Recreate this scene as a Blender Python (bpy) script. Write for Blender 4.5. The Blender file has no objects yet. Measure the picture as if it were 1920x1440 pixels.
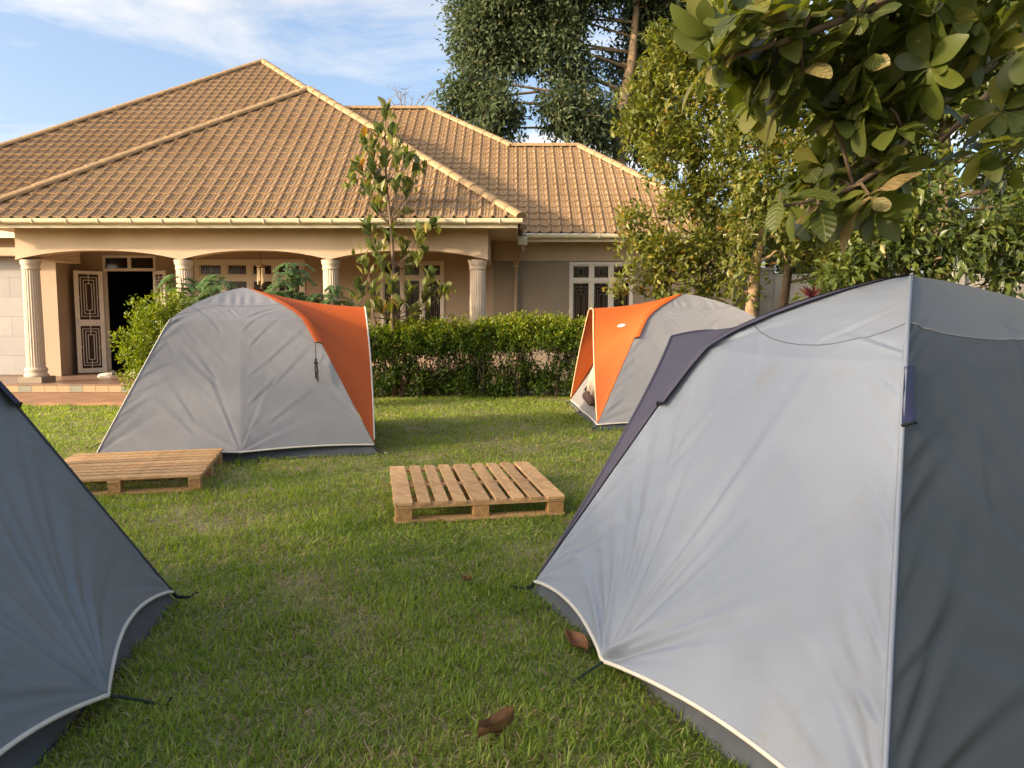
import bpy, bmesh, math, random
import numpy as np
from mathutils import Matrix, Vector

random.seed(7)
RNG = np.random.default_rng(11)
SC = bpy.context.scene
COL = SC.collection
R = math.radians

# ------------------------------------------------------------------ camera
EYE = 1.5
FPX = 1430.0                      # focal length in pixels of a 1920 px wide picture
PITCH = R(5.115)
cam_d = bpy.data.cameras.new('camera')
cam = bpy.data.objects.new('camera', cam_d)
COL.objects.link(cam)
cam_d.sensor_width = 36.0
cam_d.lens = 36.0 * FPX / 1920.0
cam_d.clip_start = 0.05
cam_d.clip_end = 3000
cam.location = (0, 0, EYE)
cam.rotation_euler = (R(90) - PITCH, 0, 0)
SC.camera = cam

# ------------------------------------------------------------------ world, sun, exposure
SUN_AZ = R(243)                   # clockwise from +Y : low sun, left of and behind the camera
SUN_EL = R(17.5)
w = bpy.data.worlds.new('World')
SC.world = w
w.use_nodes = True
nt = w.node_tree
for n in list(nt.nodes):
    nt.nodes.remove(n)
N = nt.nodes.new
L = nt.links.new
out = N('ShaderNodeOutputWorld')
bg = N('ShaderNodeBackground')
bg.inputs['Strength'].default_value = 0.13
sky = N('ShaderNodeTexSky')
sky.sky_type = 'NISHITA'
sky.sun_disc = False
sky.sun_elevation = SUN_EL
sky.sun_rotation = SUN_AZ
sky.air_density = 0.85
sky.dust_density = 4.5
sky.ozone_density = 1.2
tc = N('ShaderNodeTexCoord')
sep = N('ShaderNodeSeparateXYZ')
L(tc.outputs['Generated'], sep.inputs[0])
# clouds on a flat layer high above: direction divided by its height
mz = N('ShaderNodeMath'); mz.operation = 'MAXIMUM'; mz.inputs[1].default_value = 0.0
L(sep.outputs['Z'], mz.inputs[0])
ma = N('ShaderNodeMath'); ma.operation = 'ADD'; ma.inputs[1].default_value = 0.12
L(mz.outputs[0], ma.inputs[0])
dv = N('ShaderNodeVectorMath'); dv.operation = 'DIVIDE'
cb = N('ShaderNodeCombineXYZ')
for i in range(3):
    L(ma.outputs[0], cb.inputs[i])
L(tc.outputs['Generated'], dv.inputs[0]); L(cb.outputs[0], dv.inputs[1])
mp = N('ShaderNodeMapping')
mp.inputs['Rotation'].default_value = (0, 0, R(-28))
mp.inputs['Scale'].default_value = (0.55, 0.95, 1.0)
mp.inputs['Location'].default_value = (3.3, 1.2, 0)
L(dv.outputs[0], mp.inputs[0])
nz = N('ShaderNodeTexNoise')
nz.inputs['Scale'].default_value = 1.25
nz.inputs['Detail'].default_value = 9
nz.inputs['Roughness'].default_value = 0.58
nz.inputs['Distortion'].default_value = 0.7
L(mp.outputs[0], nz.inputs['Vector'])
cr = N('ShaderNodeValToRGB')
cr.color_ramp.elements[0].position = 0.47; cr.color_ramp.elements[0].color = (0, 0, 0, 1)
cr.color_ramp.elements[1].position = 0.64; cr.color_ramp.elements[1].color = (1, 1, 1, 1)
L(nz.outputs['Fac'], cr.inputs[0])
mx = N('ShaderNodeMixRGB')
# cloud light follows the sky behind it: white, a little brighter
bw = N('ShaderNodeRGBToBW'); L(sky.outputs[0], bw.inputs[0])
cl1 = N('ShaderNodeMath'); cl1.operation = 'MULTIPLY_ADD'; cl1.inputs[1].default_value = 1.1; cl1.inputs[2].default_value = 1.1
L(bw.outputs[0], cl1.inputs[0])
clc = N('ShaderNodeCombineXYZ')
for i, k_ in enumerate((1.03, 1.0, 0.97)):
    mk = N('ShaderNodeMath'); mk.operation = 'MULTIPLY'; mk.inputs[1].default_value = k_
    L(cl1.outputs[0], mk.inputs[0]); L(mk.outputs[0], clc.inputs[i])
L(clc.outputs[0], mx.inputs['Color2'])
cm = N('ShaderNodeMath'); cm.operation = 'MULTIPLY'; cm.inputs[1].default_value = 0.95
L(cr.outputs[0], cm.inputs[0])
L(cm.outputs[0], mx.inputs['Fac'])
L(sky.outputs[0], mx.inputs['Color1'])
L(mx.outputs[0], bg.inputs['Color'])
L(bg.outputs[0], out.inputs[0])

sd = bpy.data.lights.new('sun', 'SUN')
sd.energy = 2.3
sd.angle = R(2.5)
sd.color = (1.0, 0.80, 0.56)
sun = bpy.data.objects.new('sun', sd)
COL.objects.link(sun)
SDIR = Vector((math.sin(SUN_AZ) * math.cos(SUN_EL), math.cos(SUN_AZ) * math.cos(SUN_EL), math.sin(SUN_EL)))
sun.rotation_euler = SDIR.to_track_quat('Z', 'Y').to_euler()
sun.location = SDIR * 60

SC.view_settings.view_transform = 'Standard'
SC.view_settings.look = 'None'
SC.view_settings.exposure = 1.55
SC.view_settings.gamma = 1
SC.view_settings.use_curve_mapping = False
SC.render.engine = 'CYCLES'
SC.cycles.use_denoising = True
SC.cycles.max_bounces = 8
SC.cycles.transparent_max_bounces = 8
SC.cycles.caustics_reflective = False
SC.cycles.caustics_refractive = False

# ------------------------------------------------------------------ helpers
_c, _s = math.cos(PITCH), math.sin(PITCH)


def at(px, py, y):
    """world point seen at photo pixel (px, py) that stands y metres in front of the camera"""
    a = (px - 960) / FPX
    b = -(py - 720) / FPX
    r = np.array([a, _c + b * _s, -_s + b * _c])
    return np.array([0, 0, EYE]) + r * (y / r[1])


def lin(c):
    return tuple(((x / 255.0) / 12.92 if x / 255.0 < 0.04045 else ((x / 255.0 + 0.055) / 1.055) ** 2.4) for x in c)


MATS = {}


def mat(name, col, rough=0.7, var=0.12, vscale=6.0, bump=0.0, bscale=60.0, spec=0.3, col2=None, c2scale=2.0,
        c2lo=0.5, c2hi=0.7, trans=0.0, metallic=0.0, stretch=None, objvar=0.0, sheen=0.0, stain=None):
    m = bpy.data.materials.new(name)
    m.use_nodes = True
    t = m.node_tree
    b = t.nodes['Principled BSDF']
    b.inputs['Roughness'].default_value = rough
    b.inputs['Specular IOR Level'].default_value = spec
    b.inputs['Metallic'].default_value = metallic
    if sheen:
        b.inputs['Sheen Weight'].default_value = sheen
    co = t.nodes.new('ShaderNodeTexCoord')
    vec = co.outputs['Object']
    if stretch:
        mpn = t.nodes.new('ShaderNodeMapping')
        mpn.inputs['Scale'].default_value = stretch
        t.links.new(vec, mpn.inputs[0])
        vec = mpn.outputs[0]
    n1 = t.nodes.new('ShaderNodeTexNoise')
    n1.inputs['Scale'].default_value = vscale
    n1.inputs['Detail'].default_value = 6
    t.links.new(vec, n1.inputs['Vector'])
    r1 = t.nodes.new('ShaderNodeValToRGB')
    r1.color_ramp.elements[0].position = 0.3
    r1.color_ramp.elements[1].position = 0.7
    r1.color_ramp.elements[0].color = tuple(x * (1 - var) for x in col) + (1,)
    r1.color_ramp.elements[1].color = tuple(min(1, x * (1 + var)) for x in col) + (1,)
    t.links.new(n1.outputs['Fac'], r1.inputs[0])
    cur = r1.outputs[0]
    if col2:
        n2 = t.nodes.new('ShaderNodeTexNoise')
        n2.inputs['Scale'].default_value = c2scale
        n2.inputs['Detail'].default_value = 8
        n2.inputs['Roughness'].default_value = 0.65
        t.links.new(co.outputs['Object'], n2.inputs['Vector'])
        r2 = t.nodes.new('ShaderNodeValToRGB')
        r2.color_ramp.elements[0].position = c2lo
        r2.color_ramp.elements[0].color = (0, 0, 0, 1)
        r2.color_ramp.elements[1].position = c2hi
        t.links.new(n2.outputs['Fac'], r2.inputs[0])
        mm = t.nodes.new('ShaderNodeMixRGB')
        mm.inputs['Color2'].default_value = tuple(col2) + (1,)
        t.links.new(r2.outputs[0], mm.inputs['Fac'])
        t.links.new(cur, mm.inputs['Color1'])
        cur = mm.outputs[0]
    if stain:
        n4 = t.nodes.new('ShaderNodeTexNoise')
        n4.inputs['Scale'].default_value = 5.5
        n4.inputs['Detail'].default_value = 9
        n4.inputs['Roughness'].default_value = 0.75
        t.links.new(co.outputs['Object'], n4.inputs['Vector'])
        r4 = t.nodes.new('ShaderNodeValToRGB')
        r4.color_ramp.elements[0].position = 0.59
        r4.color_ramp.elements[0].color = (0, 0, 0, 1)
        r4.color_ramp.elements[1].position = 0.80
        r4.color_ramp.elements[1].color = (0.6, 0.6, 0.6, 1)
        t.links.new(n4.outputs['Fac'], r4.inputs[0])
        m4 = t.nodes.new('ShaderNodeMixRGB')
        m4.inputs['Color2'].default_value = tuple(stain) + (1,)
        t.links.new(r4.outputs[0], m4.inputs['Fac'])
        t.links.new(cur, m4.inputs['Color1'])
        cur = m4.outputs[0]
    if objvar:
        oi = t.nodes.new('ShaderNodeObjectInfo')
        hs = t.nodes.new('ShaderNodeHueSaturation')
        mr = t.nodes.new('ShaderNodeMapRange')
        mr.inputs['To Min'].default_value = 1 - objvar
        mr.inputs['To Max'].default_value = 1 + objvar
        t.links.new(oi.outputs['Random'], mr.inputs[0])
        t.links.new(mr.outputs[0], hs.inputs['Value'])
        t.links.new(cur, hs.inputs['Color'])
        cur = hs.outputs[0]
    t.links.new(cur, b.inputs['Base Color'])
    if bump:
        n3 = t.nodes.new('ShaderNodeTexNoise')
        n3.inputs['Scale'].default_value = bscale
        n3.inputs['Detail'].default_value = 5
        t.links.new(vec, n3.inputs['Vector'])
        bp = t.nodes.new('ShaderNodeBump')
        bp.inputs['Strength'].default_value = bump
        bp.inputs['Distance'].default_value = 0.01
        t.links.new(n3.outputs['Fac'], bp.inputs['Height'])
        t.links.new(bp.outputs[0], b.inputs['Normal'])
    if trans:
        tr = t.nodes.new('ShaderNodeBsdfTranslucent')
        t.links.new(cur, tr.inputs['Color'])
        ms = t.nodes.new('ShaderNodeMixShader')
        ms.inputs[0].default_value = trans
        t.links.new(b.outputs[0], ms.inputs[1])
        t.links.new(tr.outputs[0], ms.inputs[2])
        t.links.new(ms.outputs[0], t.nodes['Material Output'].inputs['Surface'])
    MATS[name] = m
    return m


def leafmat(name, stops, rough=0.45, trans=0.35, spec=0.4, by_object=False, bump=0.0, patch=None, veins=False):
    """foliage: colour picked along the stops by each leaf's own tint"""
    m = bpy.data.materials.new(name)
    m.use_nodes = True
    t = m.node_tree
    b = t.nodes['Principled BSDF']
    b.inputs['Roughness'].default_value = rough
    b.inputs['Specular IOR Level'].default_value = spec
    if by_object:
        a = t.nodes.new('ShaderNodeObjectInfo'); fac = a.outputs['Random']
    else:
        a = t.nodes.new('ShaderNodeAttribute'); a.attribute_name = 'tint'; fac = a.outputs['Fac']
    r = t.nodes.new('ShaderNodeValToRGB')
    el = r.color_ramp.elements
    while len(el) < len(stops):
        el.new(0.5)
    for e, (p, c) in zip(el, stops):
        e.position = p
        e.color = tuple(c) + (1,)
    t.links.new(fac, r.inputs[0])
    cur = r.outputs[0]
    if patch:
        co = t.nodes.new('ShaderNodeTexCoord')
        n2 = t.nodes.new('ShaderNodeTexNoise')
        n2.inputs['Scale'].default_value = 9.0
        n2.inputs['Detail'].default_value = 4
        t.links.new(co.outputs['Object'], n2.inputs['Vector'])
        r2 = t.nodes.new('ShaderNodeValToRGB')
        r2.color_ramp.elements[0].position = 0.55
        r2.color_ramp.elements[1].position = 0.75
        t.links.new(n2.outputs['Fac'], r2.inputs[0])
        mm = t.nodes.new('ShaderNodeMixRGB')
        mm.inputs['Color2'].default_value = tuple(patch) + (1,)
        t.links.new(r2.outputs[0], mm.inputs['Fac'])
        t.links.new(cur, mm.inputs['Color1'])
        cur = mm.outputs[0]
    if veins:
        co2 = t.nodes.new('ShaderNodeTexCoord')
        sx = t.nodes.new('ShaderNodeSeparateXYZ')
        t.links.new(co2.outputs['Object'], sx.inputs[0])

        def mth(op, a_, b_):
            q = t.nodes.new('ShaderNodeMath'); q.operation = op
            for i_, v_ in enumerate((a_, b_)):
                if v_ is None: continue
                if isinstance(v_, (int, float)): q.inputs[i_].default_value = v_
                else: t.links.new(v_, q.inputs[i_])
            return q.outputs[0]
        ay = mth('ABSOLUTE', sx.outputs['Y'], None)
        rib = mth('LESS_THAN', ay, 0.0028)
        ph = mth('MULTIPLY', mth('SUBTRACT', sx.outputs['X'], mth('MULTIPLY', ay, 0.75)), 230.0)
        vn = mth('MULTIPLY', mth('GREATER_THAN', mth('SINE', ph, None), 0.93), 0.45)
        fac_ = mth('MAXIMUM', rib, vn)
        mv = t.nodes.new('ShaderNodeMixRGB')
        mv.inputs['Color2'].default_value = (0.20, 0.20, 0.065, 1)
        t.links.new(mth('MULTIPLY', fac_, 0.7), mv.inputs['Fac'])
        t.links.new(cur, mv.inputs['Color1'])
        cur = mv.outputs[0]
        bpv = t.nodes.new('ShaderNodeBump'); bpv.inputs['Strength'].default_value = 0.5; bpv.inputs['Distance'].default_value = 0.003
        t.links.new(mth('ADD', mth('SINE', ph, None), fac_), bpv.inputs['Height'])
        t.links.new(bpv.outputs[0], b.inputs['Normal'])
    t.links.new(cur, b.inputs['Base Color'])
    tr = t.nodes.new('ShaderNodeBsdfTranslucent')
    hs = t.nodes.new('ShaderNodeHueSaturation')
    hs.inputs['Saturation'].default_value = 1.15
    hs.inputs['Value'].default_value = 1.5
    t.links.new(cur, hs.inputs['Color'])
    t.links.new(hs.outputs[0], tr.inputs['Color'])
    ms = t.nodes.new('ShaderNodeMixShader')
    ms.inputs[0].default_value = trans
    t.links.new(b.outputs[0], ms.inputs[1])
    t.links.new(tr.outputs[0], ms.inputs[2])
    t.links.new(ms.outputs[0], t.nodes['Material Output'].inputs['Surface'])
    MATS[name] = m
    return m


ORIG = {}


def link(o, parent=None, worigin=(0, 0, 0)):
    COL.objects.link(o)
    wo = Vector(worigin)
    ORIG[o.name] = wo
    if parent is not None:
        o.parent = parent
        o.location = wo - ORIG[parent.name]
    else:
        o.location = wo
    return o


def empty(name, loc, label, cat, group=None, kind=None):
    o = bpy.data.objects.new(name, None)
    o.empty_display_size = 0.2
    link(o, None, loc)
    tag(o, label, cat, group, kind)
    return o


def tag(o, label=None, cat=None, group=None, kind=None):
    if label: o['label'] = label
    if cat: o['category'] = cat
    if group: o['group'] = group
    if kind: o['kind'] = kind
    return o


def mkmesh(name, v, f, m=None, smooth=False):
    me = bpy.data.meshes.new(name)
    me.from_pydata([tuple(map(float, p)) for p in v], [], [tuple(map(int, q)) for q in f])
    if m is not None:
        me.materials.append(MATS[m] if isinstance(m, str) else m)
    if smooth:
        me.shade_smooth()
    me.update()
    return me


def obj(name, v, f, m, parent=None, smooth=False, worigin=None):
    """v in world coordinates"""
    if worigin is None:
        a = np.asarray(v, float)
        worigin = (float((a[:, 0].min() + a[:, 0].max()) / 2), float((a[:, 1].min() + a[:, 1].max()) / 2), float(a[:, 2].min()))
    wo = np.asarray(worigin, float)
    return link(bpy.data.objects.new(name, mkmesh(name, np.asarray(v, float) - wo, f, m, smooth)), parent, tuple(wo))


def tri_mesh(name, V, F, m, parent=None, tint=None, smooth=False, kind=None, worigin=None):
    """large triangle mesh from arrays, V in world coordinates"""
    V = np.asarray(V, dtype=np.float32)
    F = np.asarray(F, dtype=np.int32)
    if worigin is None:
        worigin = ((V[:, 0].min() + V[:, 0].max()) / 2, (V[:, 1].min() + V[:, 1].max()) / 2, V[:, 2].min())
    wo = np.array(worigin, dtype=np.float32)
    me = bpy.data.meshes.new(name)
    me.vertices.add(len(V)); me.loops.add(F.size); me.polygons.add(len(F))
    me.vertices.foreach_set('co', (V - wo).ravel())
    me.loops.foreach_set('vertex_index', F.ravel())
    me.polygons.foreach_set('loop_start', np.arange(0, F.size, F.shape[1], dtype=np.int32))
    me.update(calc_edges=True)
    if tint is not None:
        at_ = me.attributes.new('tint', 'FLOAT', 'POINT')
        at_.data.foreach_set('value', np.asarray(tint, dtype=np.float32))
    me.materials.append(MATS[m])
    if smooth:
        me.shade_smooth()
    o = link(bpy.data.objects.new(name, me), parent, tuple(float(x) for x in wo))
    if kind:
        o['kind'] = kind
    return o


class MB:
    def __init__(self):
        self.v = []; self.f = []

    def box(self, x0, x1, y0, y1, z0, z1):
        n = len(self.v)
        self.v += [(x0, y0, z0), (x1, y0, z0), (x1, y1, z0), (x0, y1, z0), (x0, y0, z1), (x1, y0, z1), (x1, y1, z1), (x0, y1, z1)]
        self.f += [tuple(n + i for i in q) for q in ((0, 3, 2, 1), (4, 5, 6, 7), (0, 1, 5, 4), (1, 2, 6, 5), (2, 3, 7, 6), (3, 0, 4, 7))]
        return self

    def obox(self, c, ax, ay, az):
        """box from centre and three half axes"""
        c, ax, ay, az = (np.asarray(q, float) for q in (c, ax, ay, az))
        n = len(self.v)
        for k in (-1, 1):
            for (i, j) in ((-1, -1), (1, -1), (1, 1), (-1, 1)):
                self.v.append(tuple(c + i * ax + j * ay + k * az))
        self.f += [tuple(n + i for i in q) for q in ((0, 3, 2, 1), (4, 5, 6, 7), (0, 1, 5, 4), (1, 2, 6, 5), (2, 3, 7, 6), (3, 0, 4, 7))]
        return self

    def tube(self, pts, rad, n=8, cap=True):
        pts = [np.asarray(p, float) for p in pts]
        if np.isscalar(rad):
            rad = [rad] * len(pts)
        b0 = len(self.v)
        ref = None
        for i, p in enumerate(pts):
            d = pts[min(i + 1, len(pts) - 1)] - pts[max(i - 1, 0)]
            d = d / (np.linalg.norm(d) + 1e-9)
            if ref is None:
                ref = np.array([0, 0, 1.0]) if abs(d[2]) < 0.9 else np.array([1.0, 0, 0])
            a = np.cross(d, ref); a /= np.linalg.norm(a) + 1e-9
            ref = np.cross(a, d)
            bb = ref
            for k in range(n):
                t = 2 * math.pi * k / n
                self.v.append(tuple(p + rad[i] * (math.cos(t) * a + math.sin(t) * bb)))
        for i in range(len(pts) - 1):
            for k in range(n):
                a0 = b0 + i * n + k; a1 = b0 + i * n + (k + 1) % n
                self.f.append((a0, a1, a1 + n, a0 + n))
        if cap:
            self.f.append(tuple(b0 + k for k in range(n))[::-1])
            self.f.append(tuple(b0 + (len(pts) - 1) * n + k for k in range(n)))
        return self

    def lathe(self, cx, cy, prof, n=24, flute=None):
        """prof: list of (r, z, fluted)"""
        b0 = len(self.v)
        for q in prof:
            r, z = q[0], q[1]
            fl = q[2] if len(q) > 2 else 0
            for k in range(n):
                t = 2 * math.pi * k / n
                rr = r * (1 - 0.07 * fl * (k % 2))
                self.v.append((cx + rr * math.cos(t), cy + rr * math.sin(t), z))
        for i in range(len(prof) - 1):
            for k in range(n):
                a0 = b0 + i * n + k; a1 = b0 + i * n + (k + 1) % n
                self.f.append((a0, a1, a1 + n, a0 + n))
        self.f.append(tuple(b0 + k for k in range(n))[::-1])
        self.f.append(tuple(b0 + (len(prof) - 1) * n + k for k in range(n)))
        return self

    def build(self, name, m, parent=None, smooth=False, worigin=None):
        return obj(name, self.v, self.f, m, parent, smooth, worigin)


def unit(v):
    v = np.asarray(v, float)
    return v / (np.linalg.norm(v, axis=-1, keepdims=True) + 1e-9)


# ------------------------------------------------------------------ materials
mat('soil', (0.29, 0.23, 0.125), 0.95, 0.3, 14.0, 0.5, 60, col2=(0.15, 0.165, 0.045), c2scale=1.3, c2lo=0.4, c2hi=0.6)
mat('far_ground', (0.09, 0.10, 0.04), 0.95, 0.3, 0.3)
mat('path_paint', (0.36, 0.19, 0.10), 0.75, 0.18, 3.0, 0.15, 60, col2=(0.24, 0.14, 0.085), c2scale=2.0)
mat('porch_tile', (0.26, 0.16, 0.11), 0.35, 0.12, 3.0)
mat('riser_tan', (0.42, 0.27, 0.15), 0.4, 0.1, 8.0)
mat('riser_green', (0.24, 0.23, 0.17), 0.4, 0.1, 8.0)
mat('cream_wall', (0.53, 0.395, 0.265), 0.85, 0.05, 1.5, 0.12, 120, col2=(0.455, 0.33, 0.215), c2scale=0.9, stain=(0.30, 0.22, 0.15))
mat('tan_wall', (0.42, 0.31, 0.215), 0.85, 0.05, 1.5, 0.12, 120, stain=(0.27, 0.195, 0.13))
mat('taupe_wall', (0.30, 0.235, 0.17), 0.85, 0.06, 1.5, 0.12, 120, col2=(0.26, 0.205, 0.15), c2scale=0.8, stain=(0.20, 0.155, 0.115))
mat('pale_cladding', (0.34, 0.315, 0.295), 0.7, 0.08, 2.0, 0.2, 40, objvar=0.06)
mat('column_paint', (0.58, 0.46, 0.34), 0.7, 0.05, 3.0, 0.06, 80)
mat('white_gutter', (0.72, 0.62, 0.42), 0.45, 0.06, 2.0, col2=(0.55, 0.47, 0.33), c2scale=3.0, c2lo=0.55, c2hi=0.8)
mat('white_frame', (0.72, 0.64, 0.53), 0.55, 0.05, 4.0)
mat('soffit', (0.56, 0.45, 0.33), 0.8, 0.05, 2.0)
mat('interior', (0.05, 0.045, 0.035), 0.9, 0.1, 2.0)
mat('pane', (0.022, 0.015, 0.012), 0.12, 0.3, 3.0, spec=0.5)
mat('grille', (0.55, 0.47, 0.38), 0.6, 0.06, 5.0)
mat('grille_dull', (0.20, 0.15, 0.11), 0.6, 0.06, 5.0)
mat('door_back', (0.045, 0.022, 0.015), 0.7, 0.2, 5.0)
mat('roof_tile', (0.325, 0.21, 0.108), 0.62, 0.16, 14.0, 0.25, 150, spec=0.3, col2=(0.265, 0.16, 0.075), c2scale=0.7, c2lo=0.42, c2hi=0.75, stain=(0.17, 0.115, 0.06))
MATS['roof_tile_single'] = None
mat('roof_tile_single', (0.315, 0.203, 0.104), 0.62, 0.16, 14.0, 0.25, 150, spec=0.3, objvar=0.10, stain=(0.17, 0.115, 0.06))
mat('roof_deck', (0.05, 0.035, 0.022), 0.9)
mat('ridge_cap', (0.36, 0.235, 0.115), 0.6, 0.14, 10.0, 0.2, 120, objvar=0.07)
mat('concrete', (0.34, 0.30, 0.25), 0.9, 0.15, 1.6, 0.25, 40, col2=(0.17, 0.145, 0.12), c2scale=1.2, c2lo=0.5, c2hi=0.72, stretch=(3.0, 3.0, 0.5))
mat('wire', (0.25, 0.25, 0.25), 0.45, metallic=0.8)
mat('bark', (0.17, 0.115, 0.07), 0.9, 0.3, 10.0, 0.6, 30)
mat('bark_pale', (0.30, 0.20, 0.11), 0.9, 0.3, 10.0, 0.6, 30)
mat('bark_dark', (0.10, 0.07, 0.05), 0.9, 0.3, 10.0, 0.6, 30)
mat('bark_twig', (0.22, 0.17, 0.13), 0.9, 0.2, 10.0)
leafmat('leaf_hedge', [(0.0, (0.035, 0.065, 0.009)), (0.5, (0.095, 0.155, 0.015)), (0.85, (0.24, 0.28, 0.025)), (1.0, (0.38, 0.37, 0.04))], trans=0.42)
leafmat('leaf_bush', [(0.0, (0.06, 0.10, 0.010)), (0.5, (0.16, 0.21, 0.016)), (1.0, (0.34, 0.35, 0.035))])
leafmat('leaf_right', [(0.0, (0.070, 0.092, 0.016)), (0.5, (0.175, 0.190, 0.034)), (0.9, (0.31, 0.275, 0.06)), (1.0, (0.42, 0.23, 0.05))], spec=0.5, trans=0.42)
leafmat('leaf_broad', [(0.0, (0.045, 0.068, 0.014)), (0.55, (0.115, 0.145, 0.028)), (0.9, (0.24, 0.24, 0.055)), (1.0, (0.30, 0.22, 0.05))], spec=0.55, rough=0.38)
leafmat('leaf_rear', [(0.0, (0.060, 0.088, 0.046)), (0.6, (0.115, 0.145, 0.066)), (1.0, (0.20, 0.18, 0.08))], trans=0.3, spec=0.15, rough=0.6)
leafmat('leaf_fern', [(0.0, (0.07, 0.13, 0.045)), (1.0, (0.17, 0.25, 0.085))], trans=0.4)
leafmat('leaf_young', [(0.0, (0.055, 0.085, 0.022)), (0.5, (0.12, 0.15, 0.045)), (0.93, (0.26, 0.25, 0.08)), (1.0, (0.42, 0.20, 0.05))], by_object=True, trans=0.28)
leafmat('leaf_almond', [(0.0, (0.050, 0.068, 0.014)), (0.5, (0.095, 0.115, 0.020)), (0.80, (0.20, 0.21, 0.035)), (0.9, (0.30, 0.25, 0.085)), (1.0, (0.36, 0.24, 0.11))], by_object=True, trans=0.38, spec=0.45, rough=0.42, patch=(0.10, 0.085, 0.03), veins=True)
leafmat('leaf_almond_far', [(0.0, (0.050, 0.066, 0.014)), (0.7, (0.11, 0.13, 0.022)), (1.0, (0.24, 0.22, 0.05))], trans=0.35)
leafmat('leaf_cordyline', [(0.0, (0.06, 0.012, 0.015)), (1.0, (0.14, 0.03, 0.03))])
leafmat('grass_blade', [(0.0, (0.095, 0.155, 0.020)), (0.4, (0.225, 0.305, 0.046)), (0.72, (0.36, 0.41, 0.08)), (0.80, (0.30, 0.245, 0.10)), (1.0, (0.54, 0.42, 0.24))], rough=0.5, trans=0.45, spec=0.3)
mat('dead_leaf', (0.26, 0.12, 0.06), 0.8, 0.3, 20.0, 0.3, 60, trans=0.15)
mat('dead_leaf_brown', (0.18, 0.095, 0.04), 0.8, 0.3, 20.0, 0.3, 60, trans=0.15)
mat('pallet_wood', (0.56, 0.335, 0.155), 0.75, 0.20, 5.0, 0.35, 60, col2=(0.37, 0.175, 0.06), c2scale=5.0, c2lo=0.5, c2hi=0.75, stretch=(6, 6, 6), objvar=0.14)
mat('pallet_block', (0.43, 0.235, 0.095), 0.85, 0.25, 30.0, 0.5, 120, objvar=0.1)
mat('tent_grey', (0.265, 0.26, 0.268), 0.55, 0.04, 2.0, 0.04, 300, trans=0.10, col2=(0.235, 0.23, 0.235), c2scale=1.0)
mat('tent_orange', (0.72, 0.145, 0.030), 0.55, 0.04, 3.0, 0.04, 300, trans=0.30)
mat('tent_pale', (0.262, 0.288, 0.335), 0.5, 0.03, 1.2, 0.03, 300, trans=0.08, col2=(0.252, 0.27, 0.30), c2scale=1.5, stain=(0.26, 0.20, 0.13))
mat('tent_pale_shaded', (0.068, 0.076, 0.080), 0.5, 0.06, 1.5, 0.03, 300, trans=0.06, col2=(0.058, 0.064, 0.066), c2scale=0.9, c2lo=0.4, c2hi=0.6)  # pale fabric again, with the shade of walls turned from the sun in its colour
mat('tent_bluegrey', (0.215, 0.235, 0.250), 0.5, 0.06, 1.5, 0.03, 300, trans=0.06, col2=(0.185, 0.200, 0.205), c2scale=0.9, c2lo=0.4, c2hi=0.6)
mat('tent_cap', (0.135, 0.145, 0.150), 0.55, 0.04, 1.5, 0.03, 300, trans=0.08)  # sky light on the top panels put into a lighter tone
mat('tent_purple', (0.085, 0.078, 0.108), 0.55, 0.06, 3.0, 0.04, 300, trans=0.05)
mat('tent_navy', (0.03, 0.035, 0.075), 0.6, 0.06, 3.0)
mat('tent_floor', (0.085, 0.09, 0.098), 0.6, 0.12, 6.0, 0.1, 80)
mat('tent_mesh', (0.22, 0.21, 0.205), 0.8, 0.06, 8.0)
mat('piping', (0.66, 0.60, 0.50), 0.7, 0.06, 20.0)
mat('piping_orange', (0.85, 0.50, 0.28), 0.7, 0.06, 20.0)
mat('seam_thread', (0.23, 0.225, 0.235), 0.8)
mat('strap', (0.012, 0.013, 0.014), 0.7)
mat('guy_green', (0.015, 0.03, 0.018), 0.7)
mat('steel', (0.55, 0.55, 0.55), 0.35, metallic=0.9)
mat('cloth_beige', (0.50, 0.38, 0.28), 0.9, 0.08, 8.0)
mat('cloth_dark', (0.13, 0.08, 0.06), 0.9)
mat('logo_white', (0.85, 0.80, 0.72), 0.6)
mat('shoe_white', (0.70, 0.62, 0.48), 0.7)
mat('shoe_dark', (0.05, 0.045, 0.04), 0.8)
mat('chime_wood', (0.28, 0.14, 0.05), 0.5)
mat('chime_bamboo', (0.75, 0.54, 0.28), 0.45)

# ------------------------------------------------------------------ tent footprints (used by the lawn too)
# corners in order: corner 0 -> 1 is the wall we see, door side is 1 -> 2 (or 3 -> 0)
T1 = dict(c=[(-4.157, 7.373), (-1.431, 8.150), (-2.13, 10.60), (-4.86, 9.82)], h=1.83)
T3 = dict(c=[(1.081, 9.876), (4.40, 10.30), (4.02, 13.33), (0.95, 12.90)], h=1.83)
T2 = dict(c=[(0.081, 4.024), (0.955, 1.86), (3.50, 2.89), (2.63, 5.05)], h=1.68)
T4 = dict(c=[(-1.736, 3.885), (-4.32, 3.63), (-4.10, 1.35), (-1.49, 1.62)], h=1.68)


def inside(px, py, poly, grow=0.0):
    poly = np.asarray(poly, float)
    cen = poly.mean(0)
    poly = cen + (poly - cen) * (1 + grow)
    res = np.ones(len(px), bool)
    n = len(poly)
    area = sum(poly[i][0] * poly[(i + 1) % n][1] - poly[(i + 1) % n][0] * poly[i][1] for i in range(n))
    sg = 1 if area > 0 else -1
    for i in range(n):
        a, b = poly[i], poly[(i + 1) % n]
        res &= sg * ((b[0] - a[0]) * (py - a[1]) - (b[1] - a[1]) * (px - a[0])) > 0
    return res


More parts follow.
